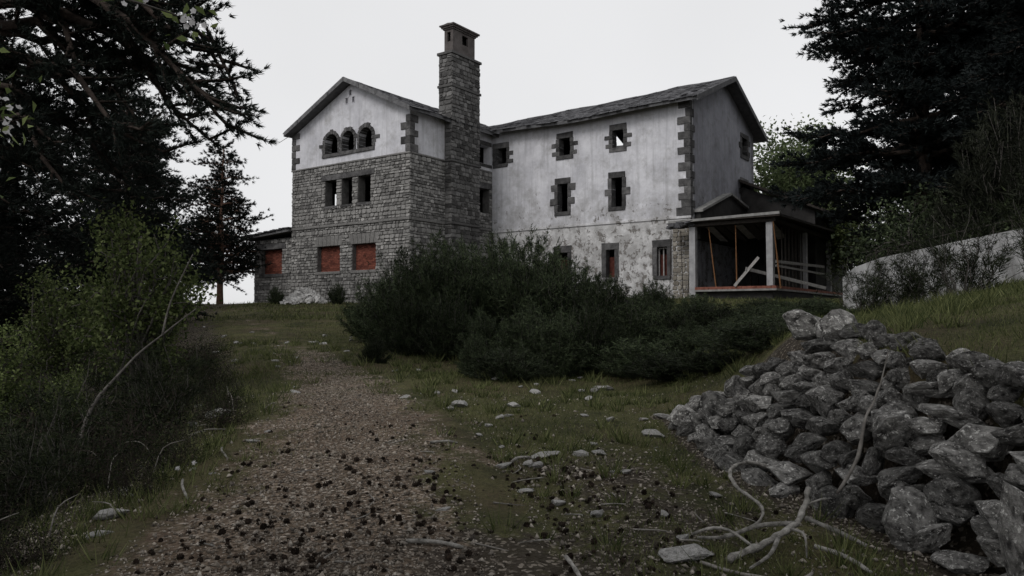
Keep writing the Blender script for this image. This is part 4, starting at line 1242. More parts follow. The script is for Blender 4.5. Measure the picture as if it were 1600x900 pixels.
# --- unseen pine added behind the viewpoint to shade the left foreground
rn = random.Random(15)
pC = conifer(33, 15.0, .24, round_limbs(rn, 15.0, 5.6, 46, 4.6, .10), .26, 12, .06, 3.4, arch=.06, sub=.34, step=.24, l2min=.3)
shared['C'] = None
for x, y, rz, lab in ((-5.2, -2.4, 2.5, 'tall unseen pine added behind the viewpoint on the left to shade the foreground'),):
    if shared['C']: put_tree('pine_tree', shared['C'][0], None, shared['C'][1], (x, y, tz(x, y) - .05), lab, 'pine tree', 'unseen shading pines behind the viewpoint', None, None, rz=rz)
    else:
        t, w, c = put_tree('pine_tree', *pC, (x, y, tz(x, y) - .05), lab, 'pine tree', 'unseen shading pines behind the viewpoint', M['bark'], M['pine_needle'], rz=rz); shared['C'] = (w, c)
# --- firs on the right
rn = random.Random(9)
def whorl_limbs(rn, H, h0, L0, gap):
    out_ = []; h = h0; k = 0
    while h < H - .5:
        n = rn.choice((6, 7, 8)); k += 1; a0 = rn.uniform(0, 6.28); Lw = rn.uniform(.8, 1.12)
        for i in range(n):
            a = a0 + i * 6.283 / n + rn.uniform(-.25, .25)
            L = L0 * Lw * (1 - ((h - h0 * .3) / H) ** 1.6) * rn.uniform(.7, 1.1) + .5
            hh = h + rn.uniform(-.18, .18)
            out_.append((hh, (L * math.cos(a), L * math.sin(a), hh - L * rn.uniform(-.03, .14))))
        h += gap * rn.uniform(.75, 1.3)
    return out_
fA = conifer(41, 22, .36, whorl_limbs(rn, 22, 4.6, 4.9, 1.25), .22, 14, .05, 5.8, arch=.03, sub=.36, step=.165, flat=.09, l2min=.3)
FIRS = [(16.7, 31.0, 1.0, .4, 'tall dark fir whose layered branches edge the sky right of the house'), (24.6, 37.0, 1.1, 2.1, 'tall dark fir behind the layered fir on the right'),
        (22.5, 28.0, 1.05, 4.0, 'huge dark fir filling the upper right of the view'), (18.8, 23.5, .95, 5.2, 'dark fir close to the right edge above the tall grey shrub'), (27.0, 36.0, 1.15, 1.1, 'far dark fir deep in the right wood'), (22.6, 42.5, .62, 3.3, 'big dark fir behind the veranda, mostly hidden by nearer firs')]
tt = None
for x, y, s, rz, lab in FIRS:
    z = tz(x, y)
    if tt: put_tree('fir_tree', tt[0], None, tt[1], (x, y, z - .05), lab, 'fir tree', 'firs of the right wood', None, None, rz=rz, sc=s)
    else:
        t, w, c = put_tree('fir_tree', *fA, (x, y, z - .05), lab, 'fir tree', 'firs of the right wood', M['bark'], M['fir_needle'], rz=rz, sc=s); tt = (w, c)

# --- leafy plants
def leafy(seed, W, H, nb, per, lsize, trunk_r, z0=.25, spread=.3, aspect=.55, up=.5, twist=.05, fill=.45, multi=False):
    global RNG
    keep = RNG; RNG = np.random.default_rng(seed); random.seed(seed)
    wood = MB(); P = []
    if not multi:
        wood.tube([(0, 0, -.2), (.04 * W, .02, H * z0), (-.02 * W, .03 * W, H * .55), (.02 * W, 0, H * .85)], [trunk_r * 1.2, trunk_r, trunk_r * .55, trunk_r * .2], 7)
    for i in range(nb):
        a = random.uniform(0, 6.283); e = random.random() ** .6; zz = random.uniform(-.75, 1)
        r_ = math.sqrt(max(0, 1 - zz * zz)) * (.45 + .55 * e)
        tip = np.array([W * r_ * math.cos(a), W * r_ * math.sin(a), H * (z0 + (1 - z0) * (.5 + .5 * zz * (fill + (1 - fill) * e)))])
        tip += RNG.normal(0, .06 * W, 3)
        s0 = (0, 0, 0) if multi else (0, 0, H * random.uniform(z0 * .7, .6))
        c, L = limb_curve(s0, tip, random.uniform(.02, .14), 6, twist)
        wood.tube(c, [trunk_r * .35 * (1 - .85 * q / 5) + .002 for q in range(6)], 4, False)
        f = 1 - RNG.random(per) ** 1.6 * .55
        p = np.stack([np.interp(f * 5, range(6), c[:, q]) for q in range(3)], -1) + RNG.normal(0, spread * W * .28, (per, 3))
        P.append(p)
    v, f = leaves(np.concatenate(P), lsize, aspect, up)
    RNG = keep
    return wood, v, f
s1 = leafy(51, .72, 2.6, 75, 120, .052, .05, .12, .45, .6)
SH = [(-5.35, 11.0, 1.26, .3, 'bright green leafy shrub in front of the dark pines'), (-6.75, 9.8, .85, 2.2, 'green leafy shrub at the left edge under the pine'), (-5.75, 10.0, .5, 4.0, 'low green shrub in front of the bright green shrub'), (-7.9, 13.4, 1.1, 1.2, 'shaded green shrub between pine trunk and bright green shrub')]
tt = None
for x, y, s, rz, lab in SH:
    z = tz(x, y) - .05
    if tt: put_tree('leafy_shrub', tt[0], None, tt[1], (x, y, z), lab, 'shrub', 'green shrubs on the left', None, None, rz=rz, sc=s, crown='foliage')
    else:
        t, w, c = put_tree('leafy_shrub', *s1, (x, y, z), lab, 'shrub', 'green shrubs on the left', M['bark_grey'], M['shrub_leaf'], rz=rz, sc=s, crown='foliage'); tt = (w, c)
d1 = leafy(52, 4.2, 12.6, 120, 150, .26, .2, .2, .42, .65)
put_tree('broadleaf_tree', *d1, (19.8, 53.0, tz(19.8, 53) - .1), 'light green broadleaf tree beyond the right end of the house', 'tree', None, M['bark_grey'], M['tree_leaf'])
d2 = leafy(53, 2.6, 6.6, 80, 120, .17, .1, .12, .42, .65)
put_tree('broadleaf_tree', *d2, (20.6, 46.5, tz(20.6, 46.5) - .1), 'lower green tree behind the dark annex roof', 'tree', None, M['bark_grey'], M['shrub_leaf'])
d3 = leafy(54, 2.0, 3.6, 60, 110, .12, .07, .08, .42, .6)
for x, y, s, lab in ((12.2, 23.5, 1.0, 'dark green bush behind the left end of the concrete wall'), (14.6, 26.5, 1.15, 'dark green bush between the concrete wall and the firs'), (12.3, 17.2, .95, 'dark green bush above the middle of the concrete wall'), (12.9, 14.0, 1.1, 'dark green bush above the concrete wall at the right edge')):
    if 'dk' not in shared:
        t, w, c = put_tree('dark_bush', *d3, (x, y, tz(x, y) - .05), lab, 'bush', 'dark bushes behind the concrete wall', M['bark_grey'], M['broom'], sc=s, rz=x, crown='foliage'); shared['dk'] = (w, c)
    else: put_tree('dark_bush', shared['dk'][0], None, shared['dk'][1], (x, y, tz(x, y) - .05), lab, 'bush', 'dark bushes behind the concrete wall', None, None, sc=s, rz=x, crown='foliage')

# --- broom: fans of fine upright green stems
def broom(seed, W, H, nb, tw, tl, wd, leafy_n=3, base=.06):
    global RNG
    keep = RNG; RNG = np.random.default_rng(seed); random.seed(seed)
    wood = MB(); P, D = [], []
    for i in range(nb):
        a = random.uniform(0, 6.283); q = random.random() ** .55
        tip = np.array([W * q * math.cos(a), W * q * math.sin(a), H * (1 - .66 * q ** 2.6) * random.uniform(.66, 1.08)])
        st_ = np.array([W * .25 * q * math.cos(a), W * .25 * q * math.sin(a), -.1])
        c, L = limb_curve(st_, tip, .0, 6, .025); c[1:5, 2] += .02
        wood.tube(c, [.014 * (1 - .8 * k / 5) for k in range(6)], 3, False)
        f = RNG.uniform(base + .1, 1.0, tw)
        p = np.stack([np.interp(f * 5, range(6), c[:, k]) for k in range(3)], -1)
        dd = unit(tip - st_)
        P.append(p); D.append(unit(dd[None] * .8 + RNG.normal(0, .5, (tw, 3)) + np.array([0, 0, .12])))
    P = np.concatenate(P); D = np.concatenate(D)
    v, f = needles(P, D, 3, tl, wd, .35)
    # finer second order shoots
    Q = np.repeat(P, leafy_n, 0) + np.repeat(D, leafy_n, 0) * RNG.uniform(.2, 1, (len(P) * leafy_n, 1)) * tl * .8
    v2, f2 = needles(Q, np.repeat(D, leafy_n, 0), 3, tl * .38, wd * 1.25, .7)
    RNG = keep
    return wood, np.concatenate([v, v2]), np.concatenate([f, f2 + len(v)])
BM = [broom(61 + i, 1.2, 2.3, 120, 26, .22, .014) for i in range(3)]
BS = broom(71, 1.0, 2.6, 26, 16, .34, .012, 2)
bmesh_ = {}
def put_broom(kind, x, y, sx, sz, lab, name='broom_bush', group='broom bushes below the house', lm=None, rz=None):
    z = tz(x, y) - .06
    src = BS if kind == 's' else BM[kind]
    key = (kind, lm)
    rz = (x * 3.1 + y) if rz is None else rz
    if key in bmesh_: t, _, _ = put_tree(name, bmesh_[key][0], None, bmesh_[key][1], (x, y, z), lab, 'bush', group, None, None, rz=rz, crown='foliage')
    else:
        t, w, c = put_tree(name, *src, (x, y, z), lab, 'bush', group, M['bark_grey'], lm or M['broom'], rz=rz, crown='foliage'); bmesh_[key] = (w, c)
    t.scale = (sx, sx, sz)
    return t
ANY = 'dark green broom bush in the thicket below the house'
BL = [(590, 20, 425, 'leftmost dark broom bush of the thicket, below the stone wing'), (640, 17.6, 402, 'broom bush just right of the leftmost one, below the chimney'), (700, 17.2, 370, 'tallest rounded broom bush at the left of the thicket'), (765, 18, 382, None), (830, 17, 376, None), (885, 16, 392, 'broom bush below the leftmost ground-floor window of the white wing'),
      (720, 20.5, 372, None), (800, 21.5, 376, None), (655, 23, 395, None), (935, 15, 415, 'broom bush in front of the middle ground-floor window'), (825, 13.2, 462, None), (795, 11.9, 522, 'lowest broom bush, nearest the track at the front of the thicket'), (862, 12.7, 478, None),
      (920, 13.4, 462, None), (985, 14.4, 448, None), (1045, 15.6, 448, 'low broom bush in front of the framed ground-floor window'), (1000, 17.5, 435, None), (1105, 16.6, 458, 'low broom bush below the left post of the veranda'), (1165, 17.6, 466, None), (1225, 16.8, 472, 'low broom bush below the right post of the veranda'), (1280, 18.2, 476, 'rightmost low broom bush, at the foot of the concrete wall'),
      (1090, 20.5, 455, None), (1190, 21.5, 466, None), (1275, 23, 470, None), (950, 19.5, 420, None), (1025, 21.5, 434, None), (880, 20.5, 388, None), (700, 15.6, 440, 'low broom bush at the left front of the thicket, above open grass'), (640, 16.2, 455, None), (760, 14.6, 470, None), (1140, 14.4, 490, None), (1075, 13.2, 505, None), (1195, 13.8, 498, None), (1000, 12.6, 520, None), (1150, 11.6, 500, None), (1215, 11.2, 492, None), (1120, 10.6, 540, None), (1195, 9.9, 512, 'broom bush touching the far end of the dry stone wall'), (1265, 12.6, 480, None), (1060, 11.4, 535, None), (1290, 14.5, 478, None)]
for i, (px, d, ty, lab) in enumerate(BL):
    x = (px - 800) / 1200 * d
    top = EYE + (495 - ty) / 1200 * d; h = max(top - tz(x, d), .45)
    k_ = random.uniform(.95, 1.14) if ty < 400 else random.uniform(.74, 1.06); put_broom(i % 3, x, d, max(.62, min(1.0, h / 2.2)) * random.uniform(.85, 1.15), h / 2.35 * k_, lab or ANY)
put_broom('s', -4.3, 24.5, .9, 1.0, 'sparse airy broom sapling in front of the brick-filled window')
put_broom('s', -3.4, 21.5, .8, .75, 'thin wispy broom in front of the dark thicket at left')
for x, y, s, lab in ((-13.4, 43.6, .45, 'small dark bush at the foot of the low annex'), (-9.4, 41.2, .5, 'small dark bush right of the rubble heap'), (-2.6, 14.6, .25, 'tiny tuft of broom in the grass below the thicket'), (-.55, 12.4, .32, 'small broom sprout at the left foot of the lowest bush')):
    put_broom(1, x, y, s, s, lab, group='small broom plants')
# tall grey twiggy shrubs on the right
GT = M['grey_twig']
for x, y, sx, sz, lab in ((11.9, 17.8, 1.9, 2.15, 'tall grey twiggy shrub behind the concrete wall'), (13.9, 18.8, 1.8, 2.0, 'tall dull grey shrub at the right edge, under the firs'), (12.6, 20.5, 1.5, 1.5, 'lower grey shrub left behind the tall twiggy shrub')):
    put_broom(0, x, y, sx, sz, lab, 'grey_shrub', 'grey shrubs under the firs', GT)
for x, y, s, sz, lab in ((7.6, 12.9, 1.0, .66, 'bare arching shrub in front of the concrete wall, right one'), (6.8, 14.8, .95, .55, 'bare arching shrub in front of the concrete wall, left one'), (8.2, 11.6, .9, .75, 'thin branching shrub at the right edge before the concrete wall'), (7.9, 14.6, 1.0, .62, 'bare shrub close against the middle of the concrete wall'), (8.3, 16.6, .9, .5, 'low bare shrub close against the left part of the concrete wall')):
    put_broom('s', x, y, s, sz, lab, 'bare_shrub', 'bare shrubs before the concrete wall', M['bramble'])
# --- brambles on the left bank
b1 = leafy(81, .95, 1.05, 70, 42, .042, .02, .05, .75, .55, .3, .16, .9, True)
BR = [(-3.55, 5.0, .55), (-3.3, 6.3, .62), (-4.5, 6.3, .95), (-3.65, 7.6, .75), (-4.75, 8.1, 1.1), (-4.3, 9.6, .95), (-5.8, 7.4, 1.2), (-4.9, 11.2, 1.0), (-6.2, 12.6, 1.2), (-5.6, 14.0, 1.0), (-7.4, 9.2, 1.4), (-7.4, 15.6, 1.3), (-6.6, 16.5, 1.0), (-8.6, 13.6, 1.5), (-3.6, 4.0, .55), (-4.6, 4.8, .85), (-9.3, 9.0, 1.6), (-8.2, 18.5, 1.2), (-10.2, 19.5, 1.3), (-10.2, 15.0, 1.4), (-2.75, 4.35, .34), (-2.85, 5.85, .38), (-2.95, 6.75, .45), (-3.1, 8.3, .5), (-3.5, 9.3, .55), (-4.1, 10.8, .6), (-3.9, 5.6, .7), (-4.8, 12.4, .65), (-5.1, 7.0, .9)]
BLAB = {0: 'dark bramble clump near the long pale rock at lower left', 14: 'lowest dark bramble clump at the bottom left corner', 3: 'dark bramble clump beside the track edge on the left bank'}
for i, (x, y, s) in enumerate(BR):
    lab = BLAB.get(i, 'dark bramble thicket on the left bank'); z = tz(x, y) - .05; s *= .8 if y < 9 else .62
    if 'br' not in shared:
        t, w, c = put_tree('bramble', *b1, (x, y, z), lab, 'bramble', 'brambles on the left bank', M['bark'], M['bramble'], sc=s, rz=x * 5, crown='foliage'); shared['br'] = (w, c)
    else: put_tree('bramble', shared['br'][0], None, shared['br'][1], (x, y, z), lab, 'bramble', 'brambles on the left bank', None, None, sc=s, rz=x * 5, crown='foliage')

for x, y, sx, sz, lab in ((-4.3, 7.2, .75, .42, 'sparse dark scrub plant low on the left bank'), (-5.0, 8.9, .9, .55, 'sparse dark scrub plant below the leaning stem'), (-3.7, 6.0, .6, .33, 'sparse dark scrub plant left of the track'), (-4.6, 10.4, .8, .5, 'sparse dark scrub plant in front of the bright green shrub'), (-3.9, 8.6, .6, .36, 'small sparse scrub plant at the track edge'), (-6.0, 6.2, .9, .55, 'sparse dark scrub plant at the left edge of the view')):
    put_broom('s', x, y, sx, sz, lab, 'scrub_plant', 'scrub plants on the left bank', M['bramble'])
# --- apple-like blossom tree standing just left of the camera
ax, ay = -3.05, 2.5; az = tz(ax, ay)
bt_ = empty('blossom_tree', (ax, ay, az)); tag(bt_, 'white flowering branches hanging in at the left edge', 'blossom tree')
w = MB(); w.tube([(0, 0, -.2), (-.05, .05, 1.0), (.05, .1, 2.1), (.15, .2, 3.2)], [.07, .055, .04, .02], 7)
tips = [((.05, .1, 2.0), (1.08, .45, 2.36 - az)), ((.1, .12, 2.3), (.95, .55, 2.50 - az)), ((.12, .15, 2.6), (1.50, .62, 2.93 - az)), ((.14, .18, 2.9), (1.68, .70, 2.86 - az)), ((.1, .1, 2.2), (.98, .5, 2.20 - az)), ((.1, .1, 2.4), (.5, -.8, 2.9)), ((0, 0, 1.9), (-.9, .3, 2.8)), ((.1, .1, 2.7), (-.3, .9, 3.3))]
fl, lf = [], []
for s0, t0 in tips:
    c, L = limb_curve(s0, t0, .05, 6, .02); w.tube(c, [.014, .012, .01, .008, .006, .003], 4, False)
    e = np.array(t0)
    fl.append(e + RNG.normal(0, .030, (16, 3))); lf.append(e + RNG.normal(0, .07, (16, 3)))
w.build('trunk', M['bark_grey'], bt_, smooth=True)
fl = np.concatenate(fl); lf = np.concatenate(lf)
pv, pf = [], []
for c in fl:
    nrm = unit(RNG.normal(0, 1, 3) + np.array([.3, -.7, .3])); a = unit(np.cross(nrm, [0.2, .3, 1])); b = np.cross(nrm, a)
    for k in range(5):
        th = 2 * math.pi * k / 5; dd = a * math.cos(th) + b * math.sin(th); ss = -a * math.sin(th) + b * math.cos(th)
        n0 = len(pv) * 4
        pv.append([c, c + dd * .008 + ss * .007 + nrm * .003, c + dd * .014 + nrm * .006, c + dd * .008 - ss * .007 + nrm * .003]); pf.append([n0, n0 + 1, n0 + 2, n0 + 3])
link('blossom', np_mesh('blossom', np.array(pv).reshape(-1, 3), np.array(pf)), bt_, M['petal'])
v, f = leaves(lf, .05, .5); link('foliage', np_mesh('foliage', v, f), bt_, M['shrub_leaf'])

# ------------------------------------------------------------------ dead wood
def stick(pts, rad, label, mat=M['deadwood'], name='dead_branch', cat='branch', group=None, sides=7, kids=()):
    rad = [r_ * random.choice((random.uniform(.8, 1.1), random.uniform(.9, 1.3))) for r_ in rad]
    if len(pts) > 12: pts = [tuple(Vector(p) + Vector((random.gauss(0, 1), random.gauss(0, 1), random.gauss(0, 1))) * rad[i] * .16) for i, p in enumerate(pts)]
    b = Vector(pts[0]); t = MB().tube([tuple(Vector(p) - b) for p in pts], rad, sides).build(name, mat, None, smooth=True)
    t.location = b; tag(t, label, cat, group)
    for kp, kr in kids:
        MB().tube([tuple(Vector(p) - b) for p in kp], kr, 6).build('side_branch', mat, t, smooth=True)
    return t
def spline(pts, n=28):
    P = np.array(pts, float); k = len(P); o = []
    for q in np.linspace(0, k - 1.0001, n):
        i = int(q); t = q - i
        p0, p1, p2, p3 = P[max(i - 1, 0)], P[i], P[min(i + 1, k - 1)], P[min(i + 2, k - 1)]
        o.append(tuple(.5 * ((2 * p1) + (p2 - p0) * t + (2 * p0 - 5 * p1 + 4 * p2 - p3) * t * t + (-p0 + 3 * p1 - 3 * p2 + p3) * t ** 3)))
    return o
def on(x, y, h=.03): return (x, y, tz(x, y) + h)
DG = 'bleached dead branches at lower right'
c = spline([on(2.02, 6.0, .12), on(1.80, 5.9, .20), on(1.58, 5.6, .22), on(1.53, 5.3, .19), on(1.62, 5.05, .12), on(1.56, 4.9, .07), on(1.42, 4.8, .04), on(1.30, 4.75, .03)], 34)
stick(c, [.015 - .008 * i / 33 for i in range(34)], 'S-curved bleached dead branch below the stone wall', group=DG)
c = spline([on(1.22, 4.38, .02), on(1.40, 4.50, .05), on(1.58, 4.60, .08), on(1.74, 4.72, .13), on(1.82, 4.80, .22), on(1.84, 4.82, .30)], 22)
stick(c, [.022 - .007 * i / 21 for i in range(22)], 'thick crooked dead branch with raised end at lower right', group=DG,
      kids=[(spline([on(1.72, 4.70, .12), on(1.50, 4.72, .10), on(1.28, 4.66, .05), on(1.12, 4.7, .03)], 12), [.018 - .009 * i / 11 for i in range(12)]),
            (spline([on(1.40, 4.5, .05), on(1.30, 4.62, .10), on(1.18, 4.60, .12), on(1.08, 4.66, .06)], 9), [.009] * 9), (spline([on(1.80, 4.78, .2), on(1.92, 4.78, .24), on(1.98, 4.84, .2)], 6), [.008, .008, .007, .006, .005, .003]), (spline([on(1.66, 4.66, .1), on(1.70, 4.52, .12), on(1.66, 4.38, .04)], 8), [.011, .01, .01, .009, .008, .007, .006, .004]),
            (spline([on(1.58, 4.60, .08), on(1.46, 4.40, .05), on(1.30, 4.25, .03)], 10), [.016 - .009 * i / 9 for i in range(10)])])
stick(spline([on(1.84, 4.86, .10), on(1.98, 4.70, .06), on(2.08, 4.55, .03)], 9), [.015, .016, .014, .015, .013, .014, .013, .012, .011], 'short straight dead stick right of the crooked branch', group=DG)
stick(spline([on(1.76, 4.52, .05), on(1.88, 4.40, .04), on(1.95, 4.22, .02)], 9), [.014, .015, .014, .014, .013, .012, .012, .010, .008], 'short dead stick lying lowest beside the crooked branch', group=DG)
stick(spline([on(1.05, 4.33, .02), on(1.25, 4.18, .02), on(1.5, 4.12, .03), on(1.62, 4.2, .03)], 14), [.010] * 14, 'thin curved twig in front of the big pale rock', M['deadwood_dark'], group=DG)
c = spline([(2.10, 5.0, .46), (2.26, 5.06, .68), (2.36, 5.16, .92), (2.46, 5.25, 1.02), (2.56, 5.32, 1.20), (2.62, 5.36, 1.36)], 20)
stick(c, [.013 - .010 * i / 19 for i in range(20)], 'grey crooked stick leaning against the stone wall', M['deadwood_dark'])
# leaning sapling stem on the left
stick(spline([on(-4.3, 7.6, -.05), (-4.45, 8.1, tz(-4.45, 8.1) + .55), (-4.2, 8.5, tz(-4.2, 8.5) + .95), (-4.0, 8.8, tz(-4, 8.8) + 1.12), (-3.7, 9.0, tz(-3.7, 9) + 1.3)], 22), [.020 - .014 * i / 21 for i in range(22)], 'leaning grey sapling stem above the left bank', M['bark_grey'], 'leaning_stem', 'stem',
      kids=[(spline([(-4.0, 8.8, tz(-4, 8.8) + 1.12), (-3.95, 8.9, tz(-4, 8.9) + 1.5), (-3.75, 9.0, tz(-3.75, 9) + 1.95)], 9), [.014 - .001 * i for i in range(9)])])
ST = [((-.62, 4.55), (-.28, 4.48), .012, 'pale twig lying across the lower end of the track'), ((.30, 4.35), (.36, 4.05), .012, 'pale twig upright in the view at the bottom of the litter'), ((-2.55, 6.0), (-2.32, 5.55), .010, 'bent pale twig hanging over the left edge of the track'),
      ((-2.7, 7.2), (-2.5, 6.8), .009, 'thin pale twig on the left bank above the track edge'), ((-.75, 7.05), (-.50, 7.1), .012, 'short pale stick in the middle of the track'), ((.0, 6.4), (.16, 6.6), .012, 'pale stick at the right edge of the track')]
for (x0, y0), (x1, y1), r_, lab in ST:
    m = ((x0 + x1) / 2 + random.uniform(-.04, .04), (y0 + y1) / 2)
    hh = .05 if 'bank' in lab or 'hanging' in lab else .035
    stick(spline([on(x0, y0, hh), on(*m, hh + .01), on(x1, y1, .03)], 9), [r_] * 8 + [r_ * .5], lab, name='twig', cat='twig', group='pale twigs')
for i in range(46):
    if i < 20: x, y = random.uniform(-4.4, -2.6), random.uniform(4.5, 9.5); h = random.uniform(.06, .3)
    else: x, y = random.uniform(-1.8, 2.0), random.uniform(4.0, 7.5); h = .03
    a = random.uniform(0, 6.3); L = random.uniform(.1, .28) * (1.5 if i < 20 else 1)
    x1, y1 = x + L * math.cos(a), y + L * math.sin(a)
    stick(spline([on(x, y, .03), on((x + x1) / 2 + random.uniform(-.05, .05), (y + y1) / 2, h * .8 + .01), on(x1, y1, h)], 7), [.0055, .005, .0048, .0044, .004, .003, .0015],
          'thin dead twig among the dark plants of the left bank' if i < 20 else 'small dry twig lying in the litter', M['deadwood_dark'] if i % 2 or i < 20 else M['deadwood'], 'twig', 'twig', 'twigs of the left bank' if i < 20 else 'twigs in the litter', 5)

# ------------------------------------------------------------------ pine cones
def cone_mesh(seed):
    rn = random.Random(seed); mb = MB()
    mb.tube([(-.022, 0, 0), (0, 0, 0), (.024, 0, 0)], [.008, .013, .004], 5)
    for k in range(30):
        t = k / 29; x = -.022 + .044 * t; r_ = (.008 + .016 * math.sin(math.pi * min(1, .25 + t * .8))) * rn.uniform(.9, 1.15); a = k * 2.4
        d = Vector((.3, math.cos(a), math.sin(a))); s = Vector((0, -math.sin(a), math.cos(a)))
        c0 = Vector((x, 0, 0)); tip = c0 + d * r_
        p = [c0 + s * .003, tip + s * .0065, tip + Vector((.004, 0, 0)) + d * .002, tip - s * .0065, c0 - s * .003]
        mb.poly(p)
    return mb.mesh('pine_cone')
CM = [cone_mesh(i) for i in range(4)]
for m_ in CM: m_.materials.append(M['cone'])
n = 0
clusters = [(-1.3, 4.6, .35, .5), (-1.0, 5.4, .4, .5), (-.2, 4.4, .5, .5), (.4, 4.8, .4, .6), (-1.6, 5.2, .3, .5), (.3, 6.2, .35, .4), (-.4, 6.0, .4, .5), (-1.5, 4.3, .4, .3), (.9, 5.2, .5, .6)]
while n < 300:
    if random.random() < .62:
        cx, cy, sx, sy = random.choice(clusters); x, y = random.gauss(cx, sx), random.gauss(cy, sy)
    else:
        y = random.uniform(3.9, 7.9); x = random.uniform(float(path_x(y)) - 1.2, float(path_x(y)) + 2.0)
    if not 3.7 < y < 8.3 or x > 1.9 or x < path_x(y) - 1.5: continue
    s = random.uniform(.5, .95)
    o = link('pine_cone', random.choice(CM)); o.location = (x, y, tz(x, y) + .018 * s + .02 * (abs(x - float(path_x(y))) < float(path_w(y)))); o.scale = (s,) * 3
    o.rotation_euler = (random.uniform(0, 6), random.uniform(-.4, .4), random.uniform(0, 6.3))
    tag(o, 'small dark pine cone lying on the gravel and litter', 'pine cone', 'pine cones fallen on the track'); n += 1

# the many further cones behind the nearest ones: one mass
cv = np.array([v.co[:] for v in CM[0].vertices]); cf = [tuple(p.vertices) for p in CM[0].polygons]
mb = MB()
for _ in range(480):
    if random.random() < .7:
        cx, cy, sx, sy = random.choice(clusters); x, y = random.gauss(cx, sx * 1.2), random.gauss(cy, sy)
    else: y = random.uniform(3.7, 9.5); x = random.uniform(float(path_x(y)) - 1.3, float(path_x(y)) + 2.4)
    if not 3.6 < y < 10 or x > 2.0 or x < path_x(y) - 1.7: continue
    s = random.uniform(.35, .65); q = Matrix.Rotation(random.uniform(0, 6.28), 3, 'Z') @ Matrix.Rotation(random.uniform(0, 6.28), 3, 'X'); z = tz(x, y) + .014 * s + .02 * (abs(x - float(path_x(y))) < float(path_w(y)))
    n0 = len(mb.v); mb.v += [tuple(q @ Vector(c) * s + Vector((x, y, z))) for c in cv]; mb.f += [tuple(n0 + i for i in f) for f in cf]
me = bpy.data.meshes.new('pine_cone_litter'); me.from_pydata(mb.v, [], mb.f)
tag(link('pine_cone_litter', me, mat=M['cone']), 'mass of small dark cones and cone scraps strewn over the track', 'pine cones', kind='stuff')

# ------------------------------------------------------------------ dandelion clocks
for x, y, lab in ((-2.58, 5.95, 'white dandelion clock at the left track edge, lower one'), (-2.52, 6.1, 'white dandelion clock at the left track edge, upper one')):
    z = tz(x, y); t = empty('dandelion', (x, y, z)); tag(t, lab, 'dandelion', 'dandelion clocks')
    MB().tube([(0, 0, 0), (.01, 0, .08), (.012, 0, .15)], [.003, .0025, .002], 5).build('stem', M['shrub_leaf'], t)
    v, f = needles(np.repeat(np.array([[.012, 0, .15]]), 90, 0), unit(RNG.normal(0, 1, (90, 3))), 1, .022, .006, .1); link('seed_head', np_mesh('seed_head', v, f), t, M['petal'])

# ------------------------------------------------------------------ grass
def grass(n, y0, y1, pw, h, wd, seedx):
    ys = y0 + (y1 - y0) * RNG.random(n) ** pw
    lo = -.78 * ys - .5; hi = .80 * ys + .5
    xs = lo + (hi - lo) * RNG.random(n)
    patch = vnoise(xs + seedx, ys, .55) * .5 + vnoise(xs, ys + seedx, 1.7) * .5
    p = 1.0 - trail_f(xs, ys) * 1.2 - litter_f(xs, ys) * .95 + patch * .7
    inw = (xs > np.interp(ys, SY, SX0) - .15) & (xs < np.interp(ys, SY, SX1) - .1) & (ys < 9)
    loc = (xs - HX) * .5766 + (ys - HY) * .8170
    p[inw] *= .12
    k = (RNG.random(n) < p) & (loc < -.3)
    xs, ys, patch = xs[k], ys[k], patch[k]
    m = len(xs); z = terr(xs, ys)
    L = h * RNG.gamma(4, .25, m) * (1 + .5 * patch); a = RNG.uniform(0, 6.28, m); bend = RNG.uniform(.15, .9, m)
    b = np.stack([xs, ys, z - .005], -1); th = RNG.uniform(0, 6.28, m)
    side = np.stack([np.cos(th), np.sin(th), 0 * th], -1) * (wd * RNG.uniform(.6, 1.3, m))[:, None] * .5
    tip = b + np.stack([np.cos(a) * bend * L, np.sin(a) * bend * L, L], -1)
    v = np.stack([b - side, b + side, tip], 1).reshape(-1, 3)
    return v
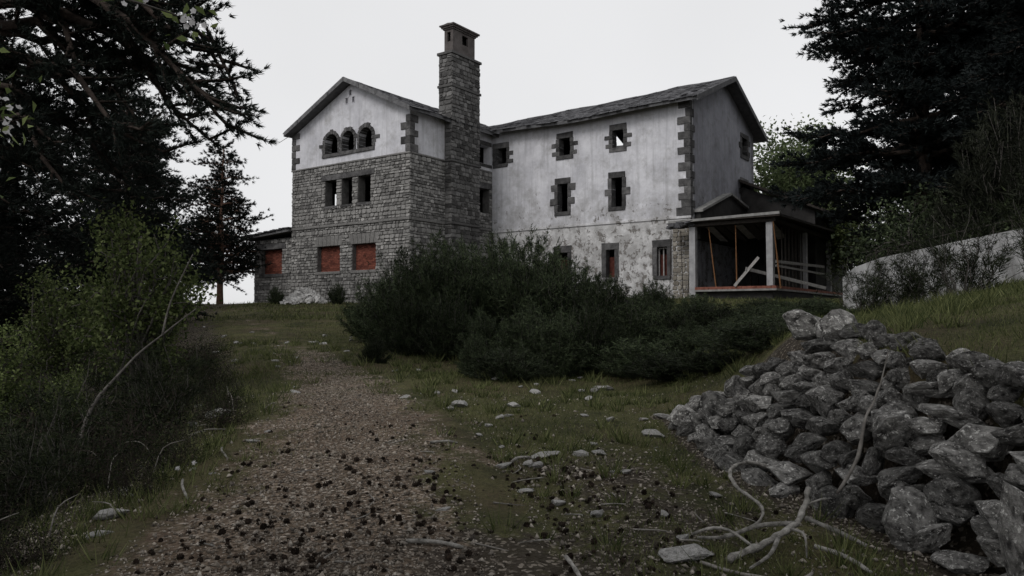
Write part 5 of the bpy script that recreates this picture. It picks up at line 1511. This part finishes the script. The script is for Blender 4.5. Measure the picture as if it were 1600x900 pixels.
v = np.concatenate([grass(240000, 3.2, 13, 1.0, .033, .0065, 11), grass(150000, 12, 30, 1.0, .045, .016, 23), grass(50000, 28, 50, 1.0, .09, .035, 31)])
def tall_blades(n):
    ys = RNG.uniform(3.2, 17, n); off = RNG.gamma(1.6, .9, n)
    xs = path_x(ys) - path_w(ys) - .1 - off; m = n
    L = RNG.uniform(.08, .30, m); a = RNG.uniform(0, 6.28, m); bend = RNG.uniform(.1, .8, m)
    b = np.stack([xs, ys, terr(xs, ys)], -1); th = RNG.uniform(0, 6.28, m)
    side = np.stack([np.cos(th), np.sin(th), 0 * th], -1) * .004
    return np.stack([b - side, b + side, b + np.stack([np.cos(a) * bend * L, np.sin(a) * bend * L, L], -1)], 1).reshape(-1, 3)
def tussocks(n, per):
    yc = RNG.uniform(3.4, 20, n); xc = RNG.uniform(-.75, .78, n) * yc
    ok = (trail_f(xc, yc) + litter_f(xc, yc) * .8 < RNG.uniform(.3, .75, n)); xc, yc = xc[ok], yc[ok]; sz = RNG.uniform(.5, 1.3, len(xc)) * (1 + yc * .03)
    xs = np.repeat(xc, per) + RNG.normal(0, .035, len(xc) * per) * np.repeat(sz, per); ys = np.repeat(yc, per) + RNG.normal(0, .035, len(xc) * per) * np.repeat(sz, per); m = len(xs)
    L = RNG.uniform(.05, .15, m) * np.repeat(sz, per); a = np.arctan2(ys - np.repeat(yc, per), xs - np.repeat(xc, per)) + RNG.normal(0, .6, m); bend = RNG.uniform(.2, 1.0, m)
    b = np.stack([xs, ys, terr(xs, ys) - .005], -1); th = RNG.uniform(0, 6.28, m); w = .003 + .0004 * ys
    side = np.stack([np.cos(th) * w, np.sin(th) * w, 0 * th], -1)
    return np.stack([b - side, b + side, b + np.stack([np.cos(a) * bend * L, np.sin(a) * bend * L, L], -1)], 1).reshape(-1, 3)
v = np.concatenate([v, tall_blades(2500), tussocks(1300, 30)])
o = link('grass', np_mesh('grass', v, np.arange(len(v)).reshape(-1, 3)), mat=M['grass'])
tag(o, 'short rough grass over the slope and banks', 'grass', kind='stuff')
